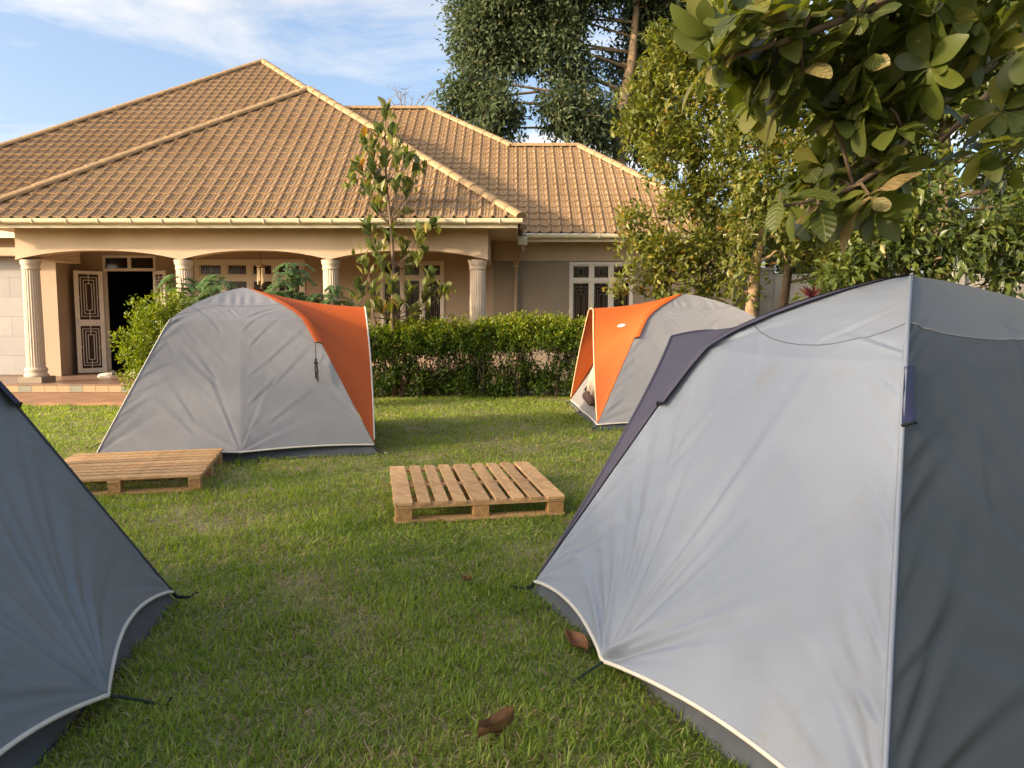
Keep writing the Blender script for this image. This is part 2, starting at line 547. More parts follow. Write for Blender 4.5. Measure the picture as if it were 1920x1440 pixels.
def wob(x, y, k=0.0):
    return (np.sin(1.7 * x + 0.9 * y + k) + np.sin(2.9 * y - 1.3 * x + 2 * k + 1) + np.sin(4.3 * x + 3.1 * y + 0.7 * k) * 0.7
            + np.sin(7.1 * x - 5.3 * y + k) * 0.5 + np.sin(11.3 * x + 9.7 * y) * 0.4) / 3.6


# ------------------------------------------------------------------ ground
obj('ground', [(-1500, -300, -0.012), (1500, -300, -0.012), (1500, 2200, -0.012), (-1500, 2200, -0.012)], [(0, 1, 2, 3)], 'far_ground')['kind'] = 'structure'
gv, gf = [], []
nx, ny = 70, 60
for j in range(ny + 1):
    for i in range(nx + 1):
        x = -16 + 28 * i / nx; y = -4 + 22.4 * j / ny
        gv.append((x, y, -0.002 + 0.006 * float(wob(np.array(x * 1.5), np.array(y * 1.5)))))
for j in range(ny):
    for i in range(nx):
        a = j * (nx + 1) + i
        gf.append((a, a + 1, a + nx + 2, a + nx + 1))
obj('lawn_soil', gv, gf, 'soil', smooth=True)['kind'] = 'structure'

# ------------------------------------------------------------------ grass
def grass():
    X, Y, LEN, WID, TINT, FLAT = [], [], [], [], [], []
    zones = [(1.45, 2.6, 9500, 0.046, 0.0066), (2.6, 4.2, 8200, 0.045, 0.0068), (4.2, 6.4, 5200, 0.045, 0.0075), (6.4, 9.0, 2500, 0.043, 0.0085), (9.0, 14.3, 1250, 0.050, 0.0115)]
    for (y0, y1, den, ln, wd) in zones:
        hw = 0.72 * y1 + 0.9
        n = int(den * (y1 - y0) * 2 * hw)
        x = RNG.uniform(-hw, hw, n); y = RNG.uniform(y0, y1, n)
        k = np.abs(x) < 0.70 * y + 0.9
        k &= ~((x < -4.35) & (y > 12.62 + 0.05 * np.sin(9 * x)))
        for T in (T1, T2, T3, T4):
            k &= ~inside(x, y, T['c'], -0.05)
        # thinner, drier places
        p = wob(x, y, 0.3)
        k &= RNG.random(n) < np.clip(0.92 - 0.55 * (p > 0.35) * (p - 0.35) / 0.4, 0.35, 1)
        x, y, p = x[k], y[k], p[k]
        n = len(x)
        dry = RNG.random(n) < np.clip(0.17 + 0.42 * np.maximum(p, 0) + 0.16 * wob(2.3 * x, 2.3 * y, 4) + 0.10 * np.exp(-((y - 7.8) / 1.4) ** 2), 0.04, 0.5)
        g = np.clip(RNG.normal(0.43, 0.14, n) + 0.16 * wob(0.8 * x, 0.8 * y, 2.2) + 0.14 * wob(3.1 * x, 3.1 * y, 7), 0.0, 0.72)
        t = np.where(dry, RNG.uniform(0.80, 1.0, n), g)
        tall = np.clip(1.0 + 0.45 * wob(1.3 * x, 1.3 * y, 5) + 0.4 * wob(5 * x, 5 * y, 8), 0.5, 1.8)
        l = ln * RNG.uniform(0.55, 1.45, n) * tall * np.where(dry, 0.85, 1)
        X.append(x); Y.append(y); LEN.append(l); WID.append(wd * RNG.uniform(0.6, 1.3, n)); TINT.append(t); FLAT.append(dry)
    x = np.concatenate(X); y = np.concatenate(Y); l = np.concatenate(LEN); wd = np.concatenate(WID); t = np.concatenate(TINT); fl = np.concatenate(FLAT)
    n = len(x)
    th = RNG.uniform(0, 2 * math.pi, n)
    lean = np.where(fl, RNG.uniform(0.9, 1.55, n), RNG.uniform(0.35, 1.5, n))
    th2 = th + RNG.normal(0, 0.5, n)
    d = np.stack([np.cos(th), np.sin(th)], 1)
    side = np.stack([-np.sin(th2), np.cos(th2)], 1)
    z0 = np.where(fl, RNG.uniform(0.0, 0.018, n), 0.0)
    b = np.stack([x, y], 1)
    V = np.zeros((n, 5, 3), np.float32)
    for k, s in ((0, -1), (1, 1)):
        V[:, k, :2] = b + side * (wd * s * 0.5)[:, None]; V[:, k, 2] = z0
    h1 = 0.55 * l; a1 = np.where(fl, lean * 0.95, lean * 0.6)
    m = b + d * (h1 * np.sin(a1))[:, None]
    for k, s in ((2, -1), (3, 1)):
        V[:, k, :2] = m + side * (wd * s * 0.42)[:, None]; V[:, k, 2] = z0 + h1 * np.cos(a1)
    a2 = np.where(fl, a1 + 0.15, np.minimum(lean * 1.3, 1.7))
    V[:, 4, :2] = m + d * (0.45 * l * np.sin(a2))[:, None]
    V[:, 4, 2] = z0 + h1 * np.cos(a1) + 0.45 * l * np.cos(a2)
    i0 = np.arange(n)[:, None] * 5
    F = np.concatenate([i0 + np.array([[0, 1, 3]]), i0 + np.array([[0, 3, 2]]), i0 + np.array([[2, 3, 4]])], 0)
    o = tri_mesh('lawn_grass', V.reshape(-1, 3), F, 'grass_blade', tint=np.repeat(t, 5), kind='stuff')
    tag(o, 'short green lawn with dry straw patches between the tents', 'grass')


grass()

# ------------------------------------------------------------------ path in front of the porch
b = MB(); b.box(-14.5, -4.4, 12.66, 14.34, -0.05, 0.055)
b.build('path', 'path_paint')['kind'] = 'structure'

# ------------------------------------------------------------------ house
HOUSE = empty('bungalow', (-3, 16, 0), 'cream bungalow with brown tiled hip roofs and an arched column porch', 'house')
EZ = 3.28            # eave height
WALL_Y = 17.3


def wall_grid(name, x0, x1, z0, z1, y, holes, m, depth=0.16):
    xs = sorted({x0, x1} | {h[0] for h in holes} | {h[1] for h in holes})
    zs = sorted({z0, z1} | {h[2] for h in holes} | {h[3] for h in holes})
    v, f = [], []

    def quad(a, b_, c, d):
        n = len(v); v.extend([a, b_, c, d]); f.append((n, n + 1, n + 2, n + 3))
    for i in range(len(xs) - 1):
        for j in range(len(zs) - 1):
            cx, cz = (xs[i] + xs[i + 1]) / 2, (zs[j] + zs[j + 1]) / 2
            if any(h[0] < cx < h[1] and h[2] < cz < h[3] for h in holes):
                continue
            quad((xs[i], y, zs[j]), (xs[i + 1], y, zs[j]), (xs[i + 1], y, zs[j + 1]), (xs[i], y, zs[j + 1]))
    for h in holes:
        a, b_, c, d = h
        quad((a, y, c), (a, y, d), (a, y + depth, d), (a, y + depth, c))
        quad((b_, y, d), (b_, y, c), (b_, y + depth, c), (b_, y + depth, d))
        quad((a, y, d), (b_, y, d), (b_, y + depth, d), (a, y + depth, d))
        quad((b_, y, c), (a, y, c), (a, y + depth, c), (b_, y + depth, c))
    return obj(name, v, f, m, HOUSE)


door = (-9.19, -8.00, 0.21, 2.845)
win1 = (-7.13, -4.66, 1.25, 2.76)
win2 = (-2.96, -1.53, 0.80, 2.72)
win3 = (1.29, 2.73, 0.95, 2.70)
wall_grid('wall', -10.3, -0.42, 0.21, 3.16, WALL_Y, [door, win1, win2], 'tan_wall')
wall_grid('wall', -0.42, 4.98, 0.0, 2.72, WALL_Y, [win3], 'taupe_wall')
b = MB(); b.box(-0.42, 4.98, WALL_Y - 0.022, WALL_Y + 0.1, 2.722, 3.16); b.build('wall_band', 'cream_wall', HOUSE)
b = MB(); b.box(4.78, 4.98, WALL_Y + 0.002, 24.0, 0, 3.16); b.build('wall', 'taupe_wall', HOUSE)
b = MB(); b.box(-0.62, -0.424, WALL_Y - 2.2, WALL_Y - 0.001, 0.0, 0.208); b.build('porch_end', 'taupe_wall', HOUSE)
# dark rooms behind the openings
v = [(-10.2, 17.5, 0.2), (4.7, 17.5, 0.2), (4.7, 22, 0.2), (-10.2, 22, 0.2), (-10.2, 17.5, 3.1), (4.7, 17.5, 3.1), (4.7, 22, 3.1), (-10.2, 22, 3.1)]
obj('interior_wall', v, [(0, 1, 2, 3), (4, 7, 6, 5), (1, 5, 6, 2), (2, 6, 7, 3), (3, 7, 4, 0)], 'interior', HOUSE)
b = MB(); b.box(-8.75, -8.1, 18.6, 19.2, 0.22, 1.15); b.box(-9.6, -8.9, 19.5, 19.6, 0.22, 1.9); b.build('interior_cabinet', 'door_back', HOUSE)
# left flank : pier, pale clad wall and the beam above it
b = MB()
pts = [(-10.10, 16.3), (-9.66, 16.3), (-9.80, 17.29), (-10.25, 17.29)]
for z in (0.21, 3.16):
    b.v += [(x, y, z) for x, y in pts]
b.f += [(0, 3, 2, 1), (4, 5, 6, 7), (0, 1, 5, 4), (1, 2, 6, 5), (2, 3, 7, 6), (3, 0, 4, 7)]
b.build('pier', 'tan_wall', HOUSE)
b = MB(); b.box(-15.0, -10.104, 16.34, 16.6, 0.0, 3.16); b.build('wall', 'tan_wall', HOUSE)
for r_ in range(6):
    z0 = 0.24 + r_ * 0.415
    for k in range(9):
        x0 = -15.0 + k * 0.62 - (0.31 if r_ % 2 else 0.0)
        x1 = min(x0 + 0.618, -10.115)
        if x1 - x0 < 0.1: continue
        b = MB(); dy = random.uniform(0.0, 0.008)
        b.box(x0, x1, 16.305 - dy, 16.338, z0, z0 + 0.411); b.build('cladding_panel', 'pale_cladding', HOUSE)
b = MB(); b.box(-15.0, -9.42, 15.9, 16.32, 2.735, 2.90); b.build('side_beam', 'cream_wall', HOUSE)

# porch floor and tiled riser
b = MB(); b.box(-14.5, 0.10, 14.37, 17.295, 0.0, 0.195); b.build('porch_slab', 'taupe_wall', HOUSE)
b = MB(); b.box(-14.5, 0.12, 14.33, 17.297, 0.196, 0.212); b.build('porch_floor', 'porch_tile', HOUSE)
for k in range(60):
    x0 = -14.4 + k * 0.242
    b = MB(); b.box(x0, x0 + 0.236, 14.345, 14.369, 0.062, 0.192)
    b.build('step_tile', 'riser_green' if k % 4 in (1,) else 'riser_tan', HOUSE)

# columns
COLX = [-9.25, -6.30, -3.48, -0.66]
for cx in COLX:
    b = MB()
    b.lathe(cx, 14.80, [(0.163, 0.50, 1), (0.160, 1.0, 1), (0.156, 1.6, 1), (0.150, 2.38, 1)], n=44)
    col = b.build('column', 'column_paint', HOUSE)
    b = MB()
    b.lathe(cx, 14.80, [(0.155, 2.375), (0.165, 2.39), (0.165, 2.41), (0.156, 2.42), (0.156, 2.45), (0.168, 2.475), (0.176, 2.50), (0.176, 2.53), (0.183, 2.535), (0.183, 2.562)], n=32)
    b.build('capital', 'column_paint', col, smooth=False)
    b = MB()
    b.lathe(cx, 14.80, [(0.21, 0.325), (0.215, 0.35), (0.205, 0.375), (0.185, 0.385), (0.185, 0.42), (0.20, 0.44), (0.20, 0.47), (0.17, 0.505)], n=32)
    b.build('base', 'column_paint', col, smooth=False)
    b = MB(); b.box(cx - 0.23, cx + 0.23, 14.57, 15.03, 0.213, 0.324); b.build('plinth', 'taupe_wall', col)

# arched beam with a trim band along the arches
def archz(x):
    xs = [-9.43] + COLX[1:3] + [-0.46]
    for a, c_ in zip(xs[:-1], xs[1:]):
        if a <= x <= c_:
            t = (x - a) / (c_ - a)
            return 2.563 + 0.175 * (1 - abs(2 * t - 1) ** 2.3)
    return 2.563


n = 132
xs = [-9.43 + (9.43 - 0.46) * i / n for i in range(n + 1)]
v, f = [], []
for x in xs:
    z = archz(x)
    v += [(x, 14.65, z), (x, 14.65, 3.16), (x, 14.95, z), (x, 14.95, 3.16)]
for i in range(n):
    a = 4 * i
    f += [(a, a + 4, a + 5, a + 1), (a + 2, a + 3, a + 7, a + 6), (a, a + 2, a + 6, a + 4), (a + 1, a + 5, a + 7, a + 3)]
f += [(0, 1, 3, 2), (4 * n, 4 * n + 2, 4 * n + 3, 4 * n + 1)]
obj('porch_beam', v, f, 'cream_wall', HOUSE)
v, f = [], []
for x in xs:
    z = archz(x) - 0.004
    v += [(x, 14.626, z), (x, 14.626, z + 0.045), (x, 14.637, z + 0.05), (x, 14.637, z + 0.085), (x, 14.652, z + 0.087), (x, 14.652, z)]
for i in range(n):
    a = 6 * i
    for k in range(6):
        f.append((a + k, a + 6 + k, a + 6 + (k + 1) % 6, a + (k + 1) % 6))
f += [(0, 1, 2, 3, 4, 5), tuple(6 * n + k for k in (5, 4, 3, 2, 1, 0))]
obj('arch_trim', v, f, 'cream_wall', HOUSE)
# side beam of the porch on the right
b = MB(); b.box(-0.76, -0.46, 14.952, 17.296, 2.60, 3.16); b.build('porch_beam', 'cream_wall', HOUSE)
b = MB(); b.box(-9.43, -9.13, 14.952, 16.296, 2.60, 3.16); b.build('porch_beam', 'cream_wall', HOUSE)

# soffits and fascias
b = MB(); b.box(-10.0, 0.08, 14.16, 17.296, 3.162, 3.182); b.build('soffit', 'soffit', HOUSE)
b = MB(); b.box(0.083, 5.2, 16.80, 17.296, 3.162, 3.182); b.build('soffit', 'soffit', HOUSE)
b = MB(); b.box(-15.2, -10.003, 15.95, 17.0, 3.162, 3.182); b.build('soffit', 'soffit', HOUSE)
b = MB(); b.box(-10.02, 0.10, 14.13, 14.157, 3.10, 3.265); b.build('fascia', 'white_gutter', HOUSE)
b = MB(); b.box(0.085, 0.112, 14.158, 16.77, 3.10, 3.265); b.build('fascia', 'white_gutter', HOUSE)
b = MB(); b.box(0.114, 5.2, 16.772, 16.798, 3.10, 3.265); b.build('fascia', 'white_gutter', HOUSE)
b = MB(); b.box(-15.2, -10.022, 15.92, 15.948, 3.10, 3.265); b.build('fascia', 'white_gutter', HOUSE)


def gutter(x0, x1, y, z, step):
    v, f = [], []
    nn = 9
    prof = [(y + 0.062 * math.cos(t), z + 0.068 * math.sin(t)) for t in [math.pi + math.pi * k / (nn - 1) for k in range(nn)]]
    prof = [(y - 0.07, z + 0.02), (y - 0.07, z + 0.0)] + prof + [(y + 0.066, z + 0.0), (y + 0.05, z + 0.0)] + [(y + 0.05 * math.cos(t), z + 0.055 * math.sin(t)) for t in [2 * math.pi - math.pi * k / (nn - 1) for k in range(nn)]]
    m = len(prof)
    for x in (x0, x1):
        v += [(x, a, c_) for a, c_ in prof]
    for k in range(m):
        f.append((k, (k + 1) % m, m + (k + 1) % m, m + k))
    f += [tuple(range(m))[::-1], tuple(m + k for k in range(m))]
    g = obj('gutter', v, f, 'white_gutter', HOUSE, smooth=False)
    x = x0 + 0.25
    while x < x1:
        b = MB()
        ring = [(x, y + 0.071 * math.cos(t), z + 0.077 * math.sin(t)) for t in [math.pi * 0.92 + math.pi * 1.1 * k / 8 for k in range(9)]]
        b.tube(ring, 0.010, 6)
        b.build('bracket', 'white_gutter', g)
        x += step * random.uniform(0.93, 1.07)
    return g


gutter(-10.1, 0.19, 14.06, 3.235, 0.60)
gutter(0.30, 5.3, 16.70, 3.235, 0.66)
# rain-water head and downpipe
b = MB(); b.box(0.13, 0.33, 16.62, 16.78, 3.02, 3.20)
dp = b.build('downpipe', 'white_gutter', HOUSE)
b = MB(); b.tube([(0.23, 16.7, 3.03), (0.23, 16.7, 2.90), (0.20, 16.8, 2.82), (0.12, 17.12, 2.70), (0.09, 17.22, 2.62), (0.09, 17.225, 2.4), (0.09, 17.225, 0.0)], 0.042, 12)
b.build('pipe', 'tan_wall', dp, smooth=True)
b = MB(); b.tube([(0.09, 17.225, 2.60), (0.09, 17.225, 2.70)], 0.052, 12); b.build('pipe_collar', 'white_gutter', dp)


# windows and doors
def grille_bars(b, o, ux, uz, nrm, w_, h_, t=0.006):
    """concentric rectangles with ties, drawn on a panel of w_ x h_ with corner o"""
    o, ux, uz, nrm = (np.asarray(q, float) for q in (o, ux, uz, nrm))

    def bar(x0, z0, x1, z1):
        c = o + ux * (x0 + x1) / 2 + uz * (z0 + z1) / 2
        b.obox(c, ux * (abs(x1 - x0) / 2 + t / 2), nrm * t * 0.5, uz * (abs(z1 - z0) / 2 + t / 2))
    for k, (mx_, mz_) in enumerate(((0.10, 0.07), (0.24, 0.13), (0.36, 0.21))):
        x0, x1, z0, z1 = w_ * mx_, w_ * (1 - mx_), h_ * mz_, h_ * (1 - mz_)
        bar(x0, z0, x1, z0); bar(x0, z1, x1, z1); bar(x0, z0 + t, x0, z1 - t); bar(x1, z0 + t, x1, z1 - t)
    bar(w_ / 2, 0, w_ / 2, h_ * 0.21 - t); bar(w_ / 2, h_ * 0.79 + t, w_ / 2, h_)
    bar(0, h_ * 0.5, w_ * 0.10 - t, h_ * 0.5); bar(w_ * 0.90 + t, h_ * 0.5, w_, h_ * 0.5)


def window(op, cols, tz, wide=0.05, y=WALL_Y, gm='grille_dull'):
    x0, x1, z0, z1 = op
    yy = y + 0.03
    b = MB()
    b.box(x0, x0 + wide, yy - 0.05, yy + 0.05, z0, z1); b.box(x1 - wide, x1, yy - 0.05, yy + 0.05, z0, z1)
    b.box(x0 + wide, x1 - wide, yy - 0.05, yy + 0.05, z1 - wide, z1); b.box(x0 + wide, x1 - wide, yy - 0.05, yy + 0.05, z0, z0 + wide)
    b.box(x0 + wide, x1 - wide, yy - 0.048, yy + 0.048, tz - wide / 2, tz + wide / 2)
    cw = (x1 - x0 - 2 * wide) / cols
    for k in range(1, cols):
        xc = x0 + wide + cw * k
        b.box(xc - wide / 2, xc + wide / 2, yy - 0.045, yy + 0.045, tz + wide / 2, z1 - wide)
        b.box(xc - wide / 2, xc + wide / 2, yy - 0.045, yy + 0.045, z0 + wide, tz - wide / 2)
    wn = b.build('window', 'white_frame', HOUSE)
    for k in range(cols):
        a = x0 + wide + cw * k + (wide / 2 if k else 0); c_ = x0 + wide + cw * (k + 1) - (wide / 2 if k < cols - 1 else 0)
        for (q0, q1) in ((z0 + wide, tz - wide / 2), (tz + wide / 2, z1 - wide)):
            # sash around each pane
            s = 0.032
            bs = MB()
            bs.box(a, a + s, yy - 0.028, yy + 0.028, q0, q1); bs.box(c_ - s, c_, yy - 0.028, yy + 0.028, q0, q1)
            bs.box(a + s, c_ - s, yy - 0.028, yy + 0.028, q0, q0 + s); bs.box(a + s, c_ - s, yy - 0.028, yy + 0.028, q1 - s, q1)
            bs.build('sash', 'white_frame', wn)
            bp_ = MB(); bp_.box(a + s, c_ - s, yy + 0.005, yy + 0.012, q0 + s, q1 - s); bp_.build('pane', 'pane', wn)
            bg_ = MB(); grille_bars(bg_, (a + s, yy - 0.014, q0 + s), (1, 0, 0), (0, 0, 1), (0, 1, 0), c_ - a - 2 * s, q1 - q0 - 2 * s)
            bg_.build('grille', gm, wn)
    return wn


window(win1, 4, 2.35, 0.10)
window(win2, 3, 2.35, 0.06)
window(win3, 3, 2.29, 0.06)
# door frame with transom lights
x0, x1, z0, z1 = door
b = MB()
yy = WALL_Y + 0.03
b.box(x0, x0 + 0.05, yy - 0.05, yy + 0.05, z0, z1); b.box(x1 - 0.05, x1, yy - 0.05, yy + 0.05, z0, z1)
b.box(x0 + 0.05, x1 - 0.05, yy - 0.05, yy + 0.05, z1 - 0.05, z1); b.box(x0 + 0.05, x1 - 0.05, yy - 0.05, yy + 0.05, 2.50, 2.56)
b.box(-8.63, -8.56, yy - 0.045, yy + 0.045, 2.56, z1 - 0.05)
df = b.build('door_frame', 'white_frame', HOUSE)
for a, c_ in ((x0 + 0.05, -8.63), (-8.56, x1 - 0.05)):
    b = MB(); b.box(a, c_, yy, yy + 0.01, 2.56, z1 - 0.05); b.build('pane', 'pane', df)


def door_leaf(hx, hy, ang, wdt=0.58):
    """steel leaf hinged at (hx, hy), swung open towards the camera"""
    ux = np.array([math.cos(ang), math.sin(ang), 0.0]); uz = np.array([0, 0, 1.0]); nr = np.array([-math.sin(ang), math.cos(ang), 0.0])
    o = np.array([hx, hy, 0.235]); H = 2.25
    b = MB()

    def bar(a0, a1, z0_, z1_, t=0.02):
        b.obox(o + ux * (a0 + a1) / 2 + uz * (z0_ + z1_) / 2, ux * (a1 - a0) / 2, nr * t, uz * (z1_ - z0_) / 2)
    bar(0, 0.09, 0, H); bar(wdt - 0.09, wdt, 0, H)
    for a, c_ in ((0.0, 0.10), (1.04, 1.18), (H - 0.07, H)):
        bar(0.09, wdt - 0.09, a, c_, 0.019)
    d = b.build('door_leaf', 'white_frame', HOUSE)
    b = MB(); b.obox(o + ux * wdt / 2 + uz * H / 2 + nr * 0.004, ux * (wdt / 2 - 0.07), nr * 0.002, uz * (H / 2 - 0.05)); b.build('backing', 'door_back', d)
    for a, c_ in ((0.10, 1.04), (1.18, H - 0.07)):
        for sg in (-1, 1):
            b = MB(); grille_bars(b, o + ux * 0.09 + uz * a + nr * 0.016 * sg, ux, uz, nr, wdt - 0.18, c_ - a, 0.016); b.build('grille', 'grille', d)
    b = MB(); b.obox(o + ux * (wdt - 0.045) + uz * 1.12, ux * 0.02, nr * 0.03, uz * 0.08); b.tube([o + ux * (wdt - 0.04) + uz * 1.14 - nr * 0.05, o + ux * (wdt - 0.14) + uz * 1.14 - nr * 0.05], 0.009, 6); b.build('handle', 'steel', d)


door_leaf(-9.17, 17.22, R(180 + 42))
door_leaf(-8.02, 17.22, R(-42))

# ---- tiled roofs
TW, TV, LIFT = 0.236, 0.300, 0.030
PROF = [(0.0, 0.0), (0.016, 0.024), (0.036, 0.034), (0.056, 0.024), (0.072, 0.0), (0.108, 0.0), (0.118, 0.011), (0.128, 0.0), (0.168, 0.0), (0.178, 0.011), (0.188, 0.0), (TW, 0.0)]


def tile_verts():
    v, f = [], []
    m = len(PROF)
    for (vv, off) in ((0.0, -0.004), (0.0, LIFT), (TV + 0.02, -0.002)):
        for (u, h) in PROF:
            v.append((u, vv + (0.016 * math.cos(min(1, max(0, (u - 0.036) / TW)) * math.pi) if vv == 0.0 else 0), off + h))
    for k in range(m - 1):
        f.append((k, k + 1, m + k + 1, m + k))
        f.append((m + k, m + k + 1, 2 * m + k + 1, 2 * m + k))
    return np.array(v), f


TVERT, TFACE = tile_verts()
ROOF_V, ROOF_F = [], []
TILE_ME = mkmesh('roof_tile', TVERT, TFACE, 'roof_tile_single')


def roof_plane(poly, single=0, tiles=True):
    """poly: planar corners, first edge is the eave (left to right as seen from outside)"""
    P_ = [np.asarray(p, float) for p in poly]
    U = unit(P_[1] - P_[0]); Nn = unit(np.cross(P_[1] - P_[0], P_[2] - P_[0]))
    if Nn[2] < 0: Nn = -Nn
    Vv = np.cross(Nn, U)
    if Vv[2] < 0: Vv = -Vv
    o = P_[0]
    q = [(float(np.dot(p - o, U)), float(np.dot(p - o, Vv))) for p in P_]
    obj('roof_deck', [p - Nn * 0.012 for p in P_], [tuple(range(len(P_)))], 'roof_deck', HOUSE)
    umin, umax = min(a for a, _ in q), max(a for a, _ in q)
    vmax = max(c_ for _, c_ in q)
    cen = np.mean(np.array(q), 0)
    sing = []
    V, F = [], []
    M = Matrix((( *[U[0], Vv[0], Nn[0]], 0), (*[U[1], Vv[1], Nn[1]], 0), (*[U[2], Vv[2], Nn[2]], 0), (0, 0, 0, 1)))
    nq = len(q)

    def edge_d(u, v_):
        ds = []
        for i in range(nq):
            a, c_ = q[i], q[(i + 1) % nq]
            e = np.array([c_[0] - a[0], c_[1] - a[1]]); L_ = np.linalg.norm(e)
            d = (e[0] * (v_ - a[1]) - e[1] * (u - a[0])) / L_
            dc = (e[0] * (cen[1] - a[1]) - e[1] * (cen[0] - a[0])) / L_
            ds.append(d if dc > 0 else -d)
        return ds
    cells = []
    for r_ in range(int(vmax / TV) + 1):
        v0 = r_ * TV - 0.02
        for k in range(int((umin) / TW) - 1, int(umax / TW) + 2):
            u0 = k * TW
            ds = [edge_d(u0 + a, max(0.001, v0 + c_)) for a in (0, TW) for c_ in (0.02, TV)]
            dm = np.array(ds)
            if (dm.max(0) < 0).any():
                continue
            full = (dm[:, 1:].min() > 0.0)
            cells.append((r_, u0, v0, full))
    chosen = set()
    if single:
        cand = [c_ for c_ in cells if c_[3] and at_frame(o + U * c_[1] + Vv * c_[2])]
        cand.sort(key=lambda c_: (c_[0], abs(c_[1] - 7)))
        chosen = {(c_[0], c_[1]) for c_ in cand[:single]}
    part = [c_ for c_ in cells if (c_[0], c_[1]) not in chosen]
    nvt = len(TVERT)
    full_v, full_f, cut_v, cut_f = [], [], [], []
    for (r_, u0, v0, fullc) in cells:
        jit = random.uniform(-0.003, 0.003)
        if (r_, u0) in chosen:
            wo = o + U * u0 + Vv * v0 + Nn * jit
            ob = bpy.data.objects.new('roof_tile', TILE_ME)
            COL.objects.link(ob)
            ob.parent = HOUSE
            mm = M.copy(); mm.translation = Vector(wo) - ORIG[HOUSE.name]
            ob.matrix_basis = mm
            continue
        tgt_v, tgt_f = (full_v, full_f) if fullc else (cut_v, cut_f)
        n0 = sum(len(a) for a in tgt_v)
        tgt_v.append(TVERT + np.array([u0, v0, jit]))
        tgt_f.extend([tuple(n0 + i for i in ff) for ff in TFACE])
    if cut_v:
        bm = bmesh.new()
        vs = [bm.verts.new(tuple(p)) for p in np.concatenate(cut_v)]
        for ff in cut_f:
            bm.faces.new([vs[i] for i in ff])
        for i in range(1, nq):
            a, c_ = np.array(q[i]), np.array(q[(i + 1) % nq])
            e = c_ - a
            nn_ = np.array([e[1], -e[0]]) / np.linalg.norm(e)
            if np.dot(nn_, cen - a) > 0: nn_ = -nn_
            bmesh.ops.bisect_plane(bm, geom=bm.verts[:] + bm.edges[:] + bm.faces[:], plane_co=(a[0], a[1], 0), plane_no=(nn_[0], nn_[1], 0), clear_outer=True)
        bm.verts.index_update()
        n0 = sum(len(a) for a in full_v)
        full_v.append(np.array([tuple(vv.co) for vv in bm.verts]).reshape(-1, 3))
        full_f.extend([tuple(n0 + vv.index for vv in ff.verts) for ff in bm.faces])
        bm.free()
    A_ = np.concatenate(full_v)
    W_ = o + A_[:, :1] * U + A_[:, 1:2] * Vv + A_[:, 2:3] * Nn
    ROOF_V.append(W_); ROOF_F.append(full_f)


def at_frame(p):
    d = p[1] * _c - (p[2] - EYE) * _s
    return 0 < 960 + FPX * p[0] / d < 1920


# porch roof (front), main roof behind it, right wing
BL, BRt, BA = (-10.05, 14.06, EZ), (0.15, 14.06, EZ), (-4.95, 19.16, 6.98)
AL, AR, AA = (-15.6, 15.9, EZ), (0.2, 15.9, EZ), tuple(at(493, 116, 24.4))
sl = (AA[2] - EZ) / (AA[1] - 15.9)
back = 15.9 + (BA[2] - EZ) / sl
C0, C1 = (0.15, 16.70, EZ), (5.15, 16.70, EZ)
R1 = tuple(at(805, 194, 22.8)); R2 = tuple(at(960, 267, 20.55)); R3 = tuple(at(1085, 267, 20.55))
R1 = (R1[0], R1[1], EZ + (R1[1] - 16.7) * 0.688)
slc = 0.688
R2 = (R2[0], R2[1], EZ + (R2[1] - 16.7) * slc); R3 = (R3[0], R3[1], R2[2])
R0 = (-7.0, R1[1], R1[2])
roof_plane([BL, BRt, BA], single=300)
roof_plane([AL, AR, AA])
roof_plane([BRt, (0.15, back + 5.1, EZ), (BA[0], back + 0.3, BA[2]), BA])
roof_plane([(-10.05, back + 5.1, EZ), BL, BA, (BA[0], back + 0.3, BA[2])])
XM = -7.0 + TW * 30
roof_plane([(-7.0, 16.70, EZ), (XM, 16.70, EZ), R2, R1, R0])
roof_plane([(XM, 16.70, EZ), C1, R3, R2])
roof_plane([C1, (C1[0], 2 * R3[1] - 16.7, EZ), R3])
# far side of the main roof and the wing, plain
roof_plane([AR, (AR[0] + 0.0, 34, EZ), (AA[0], 34, AA[2]), AA])
roof_plane([(AL[0], 34, EZ), AL, AA, (AA[0], 34, AA[2])])

rf, n0 = [], 0
for V_, F_ in zip(ROOF_V, ROOF_F):
    rf += [tuple(n0 + i for i in ff) for ff in F_]
    n0 += len(V_)
obj('roof_tiles', np.concatenate(ROOF_V), rf, 'roof_tile', HOUSE)['kind'] = 'stuff'

# ridge caps
CAP = MB()
nn = 7
for x_, r_ in ((0.0, 0.118), (0.34, 0.122), (0.34, 0.130), (0.37, 0.130)):
    for k in range(nn):
        t = math.pi * (-0.06 + 1.12 * k / (nn - 1))
        CAP.v.append((x_, r_ * math.cos(t), r_ * 0.72 * math.sin(t)))
for i in range(3):
    for k in range(nn - 1):
        a = i * nn + k
        CAP.f.append((a, a + nn, a + nn + 1, a + 1))
CAP.f.append(tuple(3 * nn + k for k in range(nn)))
CAP.f.append(tuple(range(nn))[::-1])
CAP_ME = mkmesh('ridge_cap', CAP.v, CAP.f, 'ridge_cap')


